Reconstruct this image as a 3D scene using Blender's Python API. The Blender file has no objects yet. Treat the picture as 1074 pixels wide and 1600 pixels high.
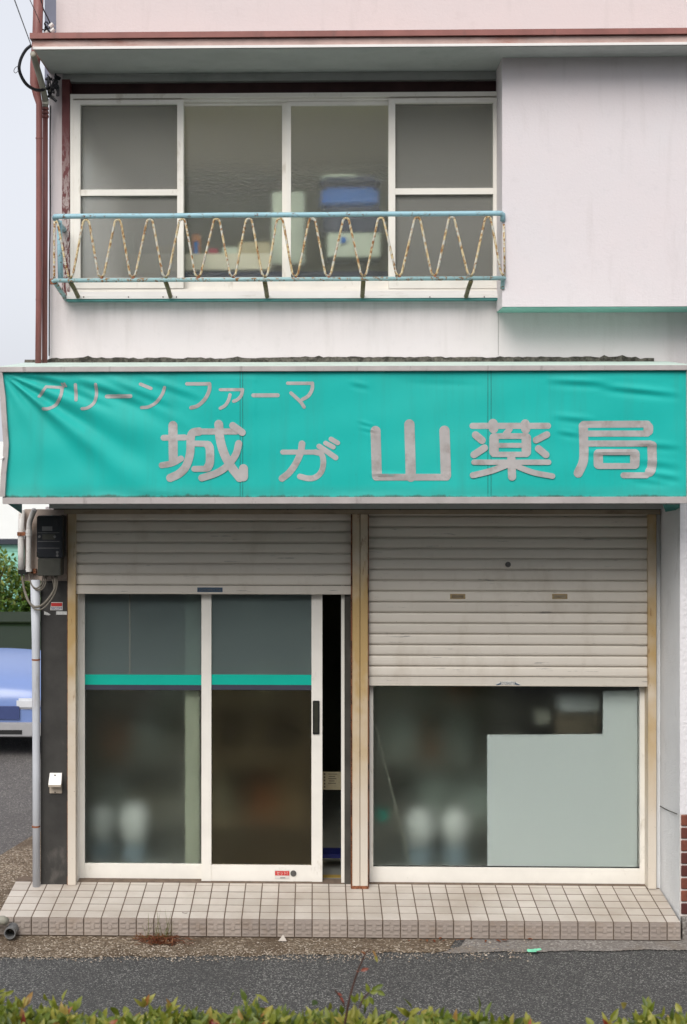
import bpy, bmesh, math, random
from mathutils import Vector, Matrix
random.seed(7)
R = math.radians
scn = bpy.context.scene
COL = scn.collection

# ------------------------------------------------------------------ camera
F = 2313.0                 # focal length in photo pixels (photo 1074 x 1600)
YAW = R(1.5)
PCX, PYH = 429.0, 720.0    # principal column, horizon row
CAMY = -9.0
H = 2.587                  # camera height above the door sill
SY, CY_ = math.sin(YAW), math.cos(YAW)
cam_d = bpy.data.cameras.new('camera')
cam = bpy.data.objects.new('camera', cam_d); COL.objects.link(cam)
cam.location = (0, CAMY, H)
cam.rotation_euler = (R(90), 0, YAW)
cam_d.sensor_width = 36; cam_d.sensor_fit = 'AUTO'
cam_d.lens = F / 1600 * 36
cam_d.shift_x = (537 - PCX) / 1600
cam_d.shift_y = -(800 - PYH) / 1600
cam_d.dof.use_dof = True; cam_d.dof.focus_distance = 9.0; cam_d.dof.aperture_fstop = 4.0
cam_d.clip_start = 0.1; cam_d.clip_end = 500
scn.camera = cam

# ------------------------------------------------------------------ sky, sun, exposure
SUN_EL, SUN_AZ = R(43), R(200)      # overcast: a very soft sun behind the camera
w = bpy.data.worlds.new('World'); scn.world = w; w.use_nodes = True
nt = w.node_tree; nt.nodes.clear()
sky = nt.nodes.new('ShaderNodeTexSky'); sky.sky_type = 'NISHITA'; sky.sun_disc = False
sky.sun_elevation = SUN_EL; sky.sun_rotation = SUN_AZ
sky.air_density = 1.0; sky.dust_density = 4.0; sky.ozone_density = 1.0
hs = nt.nodes.new('ShaderNodeHueSaturation'); hs.inputs['Saturation'].default_value = 0.25
mx = nt.nodes.new('ShaderNodeMix'); mx.data_type = 'RGBA'; mx.inputs[0].default_value = 0.65
mx.inputs[7].default_value = (6.3, 6.5, 7.1, 1)     # even pale cloud layer
bg = nt.nodes.new('ShaderNodeBackground'); bg.inputs['Strength'].default_value = 0.084
out = nt.nodes.new('ShaderNodeOutputWorld')
nt.links.new(sky.outputs[0], hs.inputs['Color']); nt.links.new(hs.outputs[0], mx.inputs[6])
nt.links.new(mx.outputs[2], bg.inputs['Color']); nt.links.new(bg.outputs[0], out.inputs['Surface'])
sd = bpy.data.lights.new('sun', 'SUN'); sd.energy = 1.5; sd.angle = R(40); sd.color = (1, 0.95, 0.885)
so = bpy.data.objects.new('sun', sd); COL.objects.link(so)
so.rotation_euler = (R(90) - SUN_EL, 0, R(-18))
scn.view_settings.view_transform = 'Standard'; scn.view_settings.look = 'None'
scn.view_settings.exposure = 0.85; scn.view_settings.gamma = 1.0
scn.view_settings.use_curve_mapping = False
scn.render.engine = 'CYCLES'
scn.cycles.use_denoising = True
scn.cycles.use_adaptive_sampling = True; scn.cycles.adaptive_threshold = 0.018
scn.cycles.max_bounces = 8; scn.cycles.diffuse_bounces = 4; scn.cycles.transmission_bounces = 8; scn.cycles.transparent_max_bounces = 12
scn.cycles.sample_clamp_indirect = 6

# ------------------------------------------------------------------ measuring helpers
def ray(px, py):
    a, b = px - PCX, PYH - py
    return Vector((-SY * F + CY_ * a, CY_ * F + SY * a, b))
def P(px, py, Y):
    """photo pixel seen on the upright plane at depth Y -> world point"""
    r = ray(px, py); t = (Y - CAMY) / r.y
    return Vector((r.x * t, Y, H + r.z * t))
def PX(px, Y, py=800): return P(px, py, Y).x
def PZ(py, Y, px=537): return P(px, py, Y).z
def G(px, py, z):
    r = ray(px, py); t = (z - H) / r.z
    return Vector((r.x * t, CAMY + r.y * t, z))

# ------------------------------------------------------------------ materials
def new_mat(name):
    m = bpy.data.materials.new(name); m.use_nodes = True
    m.node_tree.nodes.clear()
    return m, m.node_tree
class N:
    def __init__(s, t): s.t = t
    def n(s, typ, **kw):
        x = s.t.nodes.new('ShaderNode' + typ)
        for k, v in kw.items(): setattr(x, k, v)
        return x
    def l(s, a, b): s.t.links.new(a, b)
    def pos(s, scale=(1, 1, 1)):
        g = s.n('NewGeometry'); v = s.n('VectorMath', operation='MULTIPLY')
        s.l(g.outputs['Position'], v.inputs[0]); v.inputs[1].default_value = scale
        return v.outputs[0]
    def noise(s, scale, detail=4, rough=.6, stretch=(1, 1, 1), dist=0):
        x = s.n('TexNoise'); x.inputs['Scale'].default_value = scale; x.inputs['Detail'].default_value = detail
        x.inputs['Roughness'].default_value = rough; x.inputs['Distortion'].default_value = dist
        s.l(s.pos(stretch), x.inputs['Vector']); return x.outputs['Fac']
    def ramp(s, fac, lo, hi, a=0.0, b=1.0):
        x = s.n('MapRange'); x.inputs[1].default_value = lo; x.inputs[2].default_value = hi
        x.inputs[3].default_value = a; x.inputs[4].default_value = b; s.l(fac, x.inputs[0]); return x.outputs[0]
    def mix(s, fac, a, b, blend='MIX'):
        x = s.n('Mix', data_type='RGBA', blend_type=blend)
        for i, v in ((0, fac), (6, a), (7, b)):
            if isinstance(v, (int, float)): x.inputs[i].default_value = v
            elif isinstance(v, tuple): x.inputs[i].default_value = (*v[:3], 1)
            else: s.l(v, x.inputs[i])
        return x.outputs[2]
    def math(s, op, a, b=0.0):
        x = s.n('Math', operation=op)
        for i, v in enumerate((a, b)):
            if isinstance(v, (int, float)): x.inputs[i].default_value = v
            else: s.l(v, x.inputs[i])
        return x.outputs[0]
    def z(s):
        g = s.n('NewGeometry'); x = s.n('SeparateXYZ'); s.l(g.outputs['Position'], x.inputs[0]); return x.outputs[2]
    def rnd(s): return s.n('ObjectInfo').outputs['Random']
    def bump(s, h, strength, dist=.01):
        b = s.n('Bump'); b.inputs['Strength'].default_value = strength; b.inputs['Distance'].default_value = dist
        s.l(h, b.inputs['Height']); return b.outputs[0]
    def out(s, col, rough=.6, metal=0, normal=None, spec=.4, **kw):
        p = s.n('BsdfPrincipled'); o = s.n('OutputMaterial')
        if isinstance(col, tuple): p.inputs['Base Color'].default_value = (*col[:3], 1)
        else: s.l(col, p.inputs['Base Color'])
        if isinstance(rough, (int, float)): p.inputs['Roughness'].default_value = rough
        else: s.l(rough, p.inputs['Roughness'])
        p.inputs['Metallic'].default_value = metal; p.inputs['Specular IOR Level'].default_value = spec
        if normal is not None: s.l(normal, p.inputs['Normal'])
        s.l(p.outputs[0], o.inputs[0]); return p
M = {}
def simple(name, col, rough=.6, var=.12, scale=8, bump=0.0, bscale=60, metal=0, dirt=None, dlo=.55, dhi=.7, dscale=5,
           dstretch=(1, 1, 1), rnd=0.0, spec=.4, bdist=.004):
    m, t = new_mat(name); g = N(t)
    dark = tuple(c * (1 - var) for c in col); light = tuple(min(1, c * (1 + var * .5)) for c in col)
    c = g.mix(g.ramp(g.noise(scale), .3, .7), dark, light)
    if dirt: c = g.mix(g.ramp(g.noise(dscale, 6, .65, dstretch), dlo, dhi), c, dirt)
    if rnd:
        f = g.ramp(g.rnd(), 0, 1, 1 - rnd, 1 + rnd * .4)
        v = g.n('VectorMath', operation='SCALE'); g.l(c, v.inputs[0]); g.l(f, v.inputs['Scale']); c = v.outputs[0]
    nrm = g.bump(g.noise(bscale, 5), bump, bdist) if bump else None
    g.out(c, rough, metal, nrm, spec); M[name] = m; return m

def stucco(name, col, warm, sill=False):
    m, t = new_mat(name); g = N(t)
    c = g.mix(g.ramp(g.noise(1.1, 5), .35, .65), col, warm)
    c = g.mix(g.ramp(g.noise(9, 6, .7), .56, .8, 0, .35), c, tuple(x * .78 for x in col))
    st = g.noise(5, 5, .6, (2.2, 2.2, .30))                 # rain streaks
    c = g.mix(g.ramp(st, .56, .78, 0, .22), c, (.42, .38, .36))
    pk = g.noise(26, 7, .8, (1, 1, .6), .4)                  # scuffs
    c = g.mix(g.ramp(pk, .70, .76, 0, .4), c, (.40, .37, .35))
    h = g.mix(.5, g.noise(70, 6, .7), g.noise(6, 3))
    z = g.z()
    if sill: ds = g.math('MULTIPLY', g.ramp(g.noise(7, 5, .6, (2, 2, .12)), .48, .70), g.math('MULTIPLY', g.ramp(z, 3.28, 3.60, 0, .34), g.ramp(z, 3.61, 3.64, 1, 0)))
    if sill: c = g.mix(ds, c, (.36, .33, .31))                        # washed-down dirt below the window sill
    g.out(c, .88, 0, g.bump(h, .30, .012), .2); M[name] = m
stucco('stucco', (.67, .635, .655), (.69, .63, .645))
stucco('stucco_sill', (.69, .64, .65), (.69, .635, .64), True)
stucco('stucco_pink', (.66, .58, .575), (.63, .57, .57))
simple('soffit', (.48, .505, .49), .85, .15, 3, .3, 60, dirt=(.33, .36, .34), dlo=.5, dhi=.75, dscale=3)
simple('bay_soffit', (.22, .50, .43), .8, .15, 4, .2, 60)  # teal bounce light put into the underside colour
simple('brown_metal', (.27, .105, .09), .5, .2, 6, .1, 90, dirt=(.16, .08, .07), dlo=.55, dhi=.75, dscale=9, dstretch=(1, 1, .4))
simple('fascia', (.58, .42, .38), .8, .25, 5, .2, 70, dirt=(.33, .13, .10), dlo=.5, dhi=.68, dscale=3, dstretch=(.5, 1, 2))
simple('dark_brown', (.065, .028, .030), .7, .3, 9, .2, 50)
simple('slate_blue', (.16, .17, .23), .6, .2, 4)
m_, t_ = new_mat('peeling_brown'); g = N(t_)
pk = g.noise(38, 6, .75, (1, 1, .35), .3)
low = g.ramp(g.z(), 3.9, 4.6, 1, 0)
msk = g.math('MULTIPLY', g.ramp(pk, .46, .52), low)
g.out(g.mix(msk, g.mix(g.noise(9), (.10, .022, .025), (.15, .04, .04)), (.50, .45, .43)), .6, 0, g.bump(pk, .4, .004)); M['peeling_brown'] = m_
simple('alu', (.80, .77, .71), .42, .07, 5, .0, metal=0.0, dirt=(.45, .40, .32), dlo=.6, dhi=.8, dscale=9, dstretch=(1, 1, .5))
simple('alu_white', (.78, .76, .74), .45, .06, 4, dirt=(.45, .40, .34), dlo=.62, dhi=.8, dscale=7, dstretch=(.5, 1, 3))
simple('teal_shadow', (.06, .22, .21), .6, .2, 12)
def paint_rust(name, col, thr, rustcol=(.24, .105, .035), scale=45, cream=None, band=.05, stretch=(1, 1, 1)):
    m, t = new_mat(name); g = N(t)
    n1 = g.noise(scale, 7, .75, stretch, .2)
    c = g.mix(g.noise(12), col, tuple(x * .8 for x in col))
    if cream: c = g.mix(g.ramp(g.noise(scale * .5, 5), .42, .52), c, cream)
    rc = g.mix(g.ramp(g.noise(scale * 2.2, 5), .35, .65), rustcol, tuple(x * .32 for x in rustcol))
    msk = g.ramp(n1, thr, thr + band)
    g.out(g.mix(msk, c, rc), g.ramp(msk, 0, 1, .45, .9), 0, g.bump(n1, .3, .003)); M[name] = m
paint_rust('rail_blue', (.32, .54, .62), .575, scale=40, cream=None)
paint_rust('rod_rust', (.58, .58, .52), .505, (.36, .16, .05), 62, cream=(.60, .49, .28))
paint_rust('rail_low', (.30, .48, .50), .53, (.33, .17, .06), 34)
paint_rust('bracket_moss', (.13, .115, .045), .55, (.06, .045, .02), 60)
m_, t_ = new_mat('guide_cream'); g = N(t_)                   # cream steel yellowed and rusting
n1 = g.noise(16, 7, .75, (1, 1, .16), .2)
c = g.mix(g.math('MULTIPLY', g.ramp(g.noise(2.2, 4, .6, (1, 1, .7)), .36, .60), g.ramp(g.z(), .25, 1.1)), (.62, .56, .48), (.44, .30, .13))  # yellower upward: aged paint with some shade mixed in
c = g.mix(g.ramp(n1, .60, .68), c, (.17, .06, .022))
c = g.mix(g.ramp(g.noise(120, 3, .6), .70, .73), c, (.1, .06, .04))
g.out(c, .5, 0, g.bump(n1, .2, .003)); M['guide_cream'] = m_
paint_rust('rust', (.30, .11, .05), .5, (.15, .05, .02), 60)
paint_rust('rust_edge', (.20, .075, .03), .50, (.08, .03, .015), 50, stretch=(1, 1, .3))
m_, t_ = new_mat('slat'); g = N(t_)
c = g.mix(g.noise(4, 4), (.62, .57, .50), (.69, .64, .57))
c = g.mix(g.ramp(g.noise(7, 6, .7, (.45, 1, 7)), .63, .68, 0, .8), c, (.20, .19, .185))   # long horizontal scratches
c = g.mix(g.ramp(g.noise(4, 6, .65, (1, 1, .5)), .54, .8, 0, .42), c, (.35, .28, .20))
c = g.mix(g.ramp(g.noise(90, 3, .6), .73, .75), c, (.12, .09, .06))
v = g.n('VectorMath', operation='SCALE'); g.l(c, v.inputs[0]); g.l(g.ramp(g.rnd(), 0, 1, .90, 1.05), v.inputs['Scale'])
g.out(v.outputs[0], .55, 0, g.bump(g.noise(30, 4), .08, .003)); M['slat'] = m_
simple('slot_brown', (.33, .24, .12), .6, .2, 30)
simple('dark_stainless', (.10, .095, .085), .35, .3, 4, metal=.3, dirt=(.05, .045, .04), dlo=.5, dhi=.7, dscale=4, dstretch=(1, 1, .4))
simple('black_plastic', (.018, .019, .018), .35, .2, 30)
simple('handle_dark', (.035, .036, .026), .4, .2, 30)
simple('wall_dark', (.045, .043, .040), .55, .35, 5, .2, 40, dirt=(.11, .10, .09), dlo=.58, dhi=.74, dscale=6, dstretch=(1, 1, .5))
simple('wall_board', (.43, .35, .30), .8, .2, 6, .2, 40, dirt=(.22, .16, .12), dlo=.52, dhi=.72, dscale=9)
simple('strip_white', (.60, .60, .58), .6, .3, 60)
simple('header_cream', (.33, .28, .20), .6, .2, 6, dirt=(.14, .10, .06), dlo=.5, dhi=.68, dscale=6, dstretch=(.5, 1, 2))
simple('dark_panel', (.10, .09, .075), .7, .3, 6)
simple('pillar', (.72, .735, .75), .85, .06, 4, .5, 90, dirt=(.42, .42, .42), dlo=.58, dhi=.8, dscale=6, dstretch=(1, 1, .4), bdist=.008)
simple('pillar_front', (.74, .72, .74), .85, .05, 4, .6, 45, bdist=.012)
simple('mortar', (.66, .60, .57), .9, .12, 40, .4, 90)
m_, t_ = new_mat('brick'); g = N(t_)
c = g.mix(g.rnd(), (.075, .018, .016), (.21, .065, .038))
c = g.mix(g.ramp(g.noise(60, 5, .7), .4, .7, 0, .45), c, (.06, .02, .018))
g.out(c, .7, 0, g.bump(g.noise(110, 4), .4, .003)); M['brick'] = m_
simple('caulk', (.13, .12, .10), .95, .5, 50, .8, 60, dirt=(.04, .037, .03), dlo=.45, dhi=.6, dscale=28, bdist=.01)
# awning
m_, t_ = new_mat('canvas'); g = N(t_)
c = g.mix(g.ramp(g.noise(1.6, 5), .3, .7), (.006, .405, .365), (.010, .445, .405))
c = g.mix(g.ramp(g.noise(.9, 4, .6), .45, .7, 0, .35), c, (.05, .47, .40))
c = g.mix(g.ramp(g.noise(9, 6, .65, (1.6, 1, .12)), .50, .75, 0, .42), c, (.03, .30, .26))
zz = g.math('ADD', g.z(), g.math('MULTIPLY', g.math('SUBTRACT', g.noise(14, 5, .7, (1, 1, .5)), .5), .05))
c = g.mix(g.ramp(zz, 2.386, 2.398, .85, 0), c, (.035, .055, .045))      # grime along the hem
c = g.mix(g.ramp(zz, 2.39, 2.46, .25, 0), c, (.09, .16, .13))
c = g.mix(g.ramp(g.noise(70, 4, .7), .69, .73, 0, .6), c, (.03, .10, .08))
g.out(c, .55, 0, g.bump(g.noise(350, 2), .10, .001), .25); M['canvas'] = m_
simple('canvas_dark', (.012, .20, .18), .6, .2, 12)
simple('letter', (.41, .39, .385), .55, .16, 7, .15, 60, dirt=(.29, .26, .245), dlo=.50, dhi=.70, dscale=13, spec=.3)
simple('sign_alu', (.50, .46, .45), .38, .14, 7, .05, 60, metal=.25, dirt=(.20, .17, .16), dlo=.58, dhi=.74, dscale=14, dstretch=(1, 1, .3))
simple('mint_sheet', (.55, .66, .60), .6, .1, 8)
# pipes
simple('pipe_brown', (.235, .09, .08), .5, .18, 5, .05, 60, dirt=(.13, .06, .055), dlo=.58, dhi=.75, dscale=8, dstretch=(1, 1, .2))
simple('pvc', (.52, .54, .58), .5, .08, 5, dirt=(.30, .27, .24), dlo=.6, dhi=.78, dscale=9, dstretch=(1, 1, .2))
simple('pvc_white', (.64, .62, .60), .5, .1, 9, dirt=(.35, .28, .22), dlo=.58, dhi=.75, dscale=16)
simple('conduit_grey', (.30, .29, .24), .5, .12, 10)
simple('cable_grey', (.17, .15, .12), .6, .2, 30)
simple('cable_black', (.02, .02, .025), .5, .2, 30)
simple('wire_grey', (.12, .12, .13), .6, .1, 30)
simple('meter_body', (.022, .024, .030), .28, .2, 20, spec=.5)
simple('meter_cover', (.060, .060, .050), .45, .2, 20)
simple('meter_label', (.16, .16, .16), .5, .2, 60)
simple('white_plastic', (.78, .76, .72), .45, .04, 20)
simple('shade_plastic', (.42, .36, .29), .5, .1, 20)
simple('red_print', (.55, .045, .04), .5, .05, 30)
simple('blue_print', (.03, .05, .22), .5, .05, 30)
simple('label_blue', (.045, .085, .14), .5, .2, 60)
simple('sticker_white', (.66, .64, .60), .5, .06, 30)
simple('band_teal', (.0, .43, .33), .45, .04, 6)
simple('band_navy', (.045, .05, .075), .5, .08, 6)
simple('grey_lock', (.14, .135, .13), .45, .3, 120, metal=.4)
# step
m_, t_ = new_mat('tile'); g = N(t_)
c = g.mix(g.rnd(), (.49, .445, .395), (.59, .54, .485))
c = g.mix(g.ramp(g.noise(1.6, 7, .68), .42, .70, 0, .6), c, (.33, .265, .205))
c = g.mix(g.ramp(g.noise(130, 3, .6), .68, .74, 0, .6), c, (.26, .21, .17))
g.out(c, .55, 0, g.bump(g.noise(160, 3), .12, .002)); M['tile'] = m_
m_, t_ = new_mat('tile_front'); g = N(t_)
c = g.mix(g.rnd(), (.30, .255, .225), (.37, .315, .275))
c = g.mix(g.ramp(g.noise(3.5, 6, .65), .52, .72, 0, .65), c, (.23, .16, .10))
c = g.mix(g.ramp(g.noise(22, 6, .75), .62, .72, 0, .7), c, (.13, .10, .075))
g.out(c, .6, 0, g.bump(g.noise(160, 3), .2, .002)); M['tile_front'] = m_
simple('grout', (.15, .11, .082), .95, .3, 20, .5, 90)
# ground
def aggregate(name, base, light, dark, vs=140, bumps=.8, soil=None):
    m, t = new_mat(name); g = N(t)
    v = g.n('TexVoronoi'); v.inputs['Scale'].default_value = vs; g.l(g.pos(), v.inputs['Vector'])
    s = g.n('SeparateXYZ'); g.l(v.outputs['Color'], s.inputs[0])
    c = g.mix(g.ramp(s.outputs[0], .2, .9), dark, base)
    c = g.mix(g.ramp(s.outputs[1], .80, .90), c, light)
    c = g.mix(g.ramp(g.noise(1.1, 7, .65), .38, .66, 0, .6), c, tuple(x * .58 for x in base))
    if soil: c = g.mix(g.ramp(g.noise(4, 6, .65), .48, .62, 0, .75), c, soil)
    hgt = g.math('ADD', g.ramp(v.outputs['Distance'], 0, .6, 1, 0), g.noise(vs * .4, 3))
    g.out(c, .85, 0, g.bump(hgt, bumps, .006), .3); M[name] = m
aggregate('asphalt', (.108, .106, .103), (.27, .265, .25), (.050, .050, .050), 150, .8)
aggregate('asphalt_old', (.145, .135, .13), (.25, .24, .22), (.085, .08, .08), 110, .6)
aggregate('gravel', (.24, .185, .13), (.48, .41, .32), (.10, .07, .045), 85, 1.0, soil=(.10, .068, .043))
aggregate('concrete', (.26, .24, .22), (.36, .34, .31), (.17, .15, .135), 90, .5, soil=(.20, .17, .14))
m_, t_ = new_mat('pebble'); g = N(t_)
g.out(g.mix(g.ramp(g.noise(45, 2), .35, .65), (.16, .115, .075), (.46, .40, .33)), .8); M['pebble'] = m_
simple('soil', (.05, .035, .022), .95, .4, 30, .6, 60)
# leaves
def leafmat(name, cols, rough=.45):
    m, t = new_mat(name); g = N(t)
    a = g.n('Attribute', attribute_name='tint'); r = g.n('ValToRGB'); cr = r.color_ramp
    while len(cr.elements) < len(cols): cr.elements.new(.5)
    for i, (p, c) in enumerate(cols): cr.elements[i].position = p; cr.elements[i].color = (*c, 1)
    g.l(a.outputs['Fac'], r.inputs[0])
    p = g.n('BsdfPrincipled'); g.l(r.outputs[0], p.inputs['Base Color']); p.inputs['Roughness'].default_value = rough
    tr = g.n('BsdfTranslucent'); g.l(r.outputs[0], tr.inputs[0]); ms = g.n('MixShader'); ms.inputs[0].default_value = .3
    o = g.n('OutputMaterial'); g.l(p.outputs[0], ms.inputs[1]); g.l(tr.outputs[0], ms.inputs[2]); g.l(ms.outputs[0], o.inputs[0]); M[name] = m
leafmat('hedge_leaf', [(0, (.035, .06, .008)), (.30, (.12, .165, .016)), (.58, (.21, .225, .028)), (.82, (.36, .34, .07)), (.90, (.30, .20, .05)), (.96, (.28, .07, .025)), (1, (.20, .03, .02))])
leafmat('bush_leaf', [(0, (.03, .07, .012)), (.5, (.07, .15, .02)), (.85, (.17, .24, .03)), (1, (.30, .30, .06))])
leafmat('dry_leaf', [(0, (.13, .03, .012)), (.5, (.22, .075, .03)), (.8, (.30, .15, .07)), (1, (.40, .28, .15))], .7)
leafmat('weed_green', [(0, (.10, .12, .03)), (1, (.22, .22, .07))], .6)
simple('twig', (.06, .025, .018), .7, .3, 30)
simple('scrap_green', (.20, .62, .40), .35, .2, 30)
# inside
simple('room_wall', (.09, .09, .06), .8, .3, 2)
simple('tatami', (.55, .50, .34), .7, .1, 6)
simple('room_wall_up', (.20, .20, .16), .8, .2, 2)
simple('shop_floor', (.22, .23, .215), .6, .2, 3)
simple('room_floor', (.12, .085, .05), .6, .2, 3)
simple('pale_curtain', (.42, .43, .33), .8, .1, 8)
simple('board_white', (.72, .735, .74), .7, .05, 2)
simple('blob_white', (.66, .67, .65), .5, .04, 6)
simple('blob_blue', (.28, .36, .42), .5, .06, 6)
simple('crate_blue', (.02, .17, .66), .5, .1, 6)
simple('navy', (.02, .03, .08), .6, .1, 6)
simple('carton', (.62, .70, .64), .7, .1, 6)
simple('dim_paper', (.26, .23, .15), .8, .12, 40)  # paper darkened to look less lit in the door gap
simple('paper', (.52, .46, .33), .8, .12, 40)
simple('ink', (.06, .05, .04), .8, .1, 40)
simple('tall_cream', (.84, .82, .62), .6, .1, 6)
simple('shelf_cream', (.78, .75, .66), .6, .05, 6)
simple('yellow', (.34, .23, .05), .5, .1, 10)
simple('orange', (.55, .20, .06), .5, .1, 10)
simple('magenta', (.45, .05, .10), .5, .1, 10)
simple('blue_bin', (.008, .012, .10), .5, .1, 10)  # blue darkened to look less lit in the door gap

def glass(name, tint, rough, diff, difcol, pattern=0.0, pscale=120, ior=1.15):
    """thin figured or frosted pane: rough see-through, a little milky, with a surface reflection"""
    m, t = new_mat(name); g = N(t)
    nrm = g.bump(g.noise(pscale, 4, .6), pattern, .004) if pattern else None
    rf = g.n('BsdfRefraction'); rf.inputs['Color'].default_value = (*tint, 1); rf.inputs['Roughness'].default_value = rough; rf.inputs['IOR'].default_value = ior
    df = g.n('BsdfDiffuse'); df.inputs['Color'].default_value = (*difcol, 1)
    gl = g.n('BsdfGlossy'); gl.inputs['Roughness'].default_value = .04 + pattern * .25; gl.inputs['Color'].default_value = (1, 1, 1, 1)
    fr = g.n('Fresnel'); fr.inputs['IOR'].default_value = 1.45
    if nrm is not None:
        g.l(nrm, rf.inputs['Normal']); g.l(nrm, gl.inputs['Normal'])
    a = g.n('MixShader'); a.inputs[0].default_value = diff; g.l(rf.outputs[0], a.inputs[1]); g.l(df.outputs[0], a.inputs[2])
    b = g.n('MixShader'); g.l(fr.outputs[0], b.inputs[0]); g.l(a.outputs[0], b.inputs[1]); g.l(gl.outputs[0], b.inputs[2])
    o = g.n('OutputMaterial'); g.l(b.outputs[0], o.inputs[0]); M[name] = m
glass('shop_glass', (.955, .985, .97), .46, .03, (.20, .215, .16), ior=1.3)
glass('shop_glass_brown', (.74, .68, .56), .42, .10, (.11, .095, .062), ior=1.3)
glass('film_glass', (.84, .92, .92), .34, .30, (.26, .325, .32), ior=1.3)
glass('figured_glass', (.97, .98, .94), .26, .055, (.34, .365, .33), .8, 60, ior=1.25)
m_, t_ = new_mat('fly_screen'); g = N(t_)
tp = g.n('BsdfTransparent'); df = g.n('BsdfDiffuse'); df.inputs[0].default_value = (.27, .27, .25, 1)
ms = g.n('MixShader'); ms.inputs[0].default_value = .5; o = g.n('OutputMaterial')
g.l(tp.outputs[0], ms.inputs[1]); g.l(df.outputs[0], ms.inputs[2]); g.l(ms.outputs[0], o.inputs[0]); M['fly_screen'] = m_
# far things
simple('far_white', (.80, .82, .80), .8, .04, 2)
simple('far_mint', (.28, .60, .48), .7, .08, 2)
simple('far_dark', (.03, .035, .05), .6, .1, 2)
simple('car_paint', (.17, .25, .50), .25, .04, 2, spec=.6)
simple('car_glass', (.012, .022, .010), .35, .1, 2, spec=.15)
simple('car_roof', (.014, .024, .010), .7, .1, 2, spec=.1)  # dark green of shaded foliage put into glass and roof colour
simple('car_black', (.015, .015, .016), .5, .1, 9)
simple('car_grey', (.34, .34, .35), .4, .1, 9)
simple('car_navy', (.05, .07, .18), .3, .1, 9)
simple('lamp_clear', (.6, .62, .65), .15, .1, 9)

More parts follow.
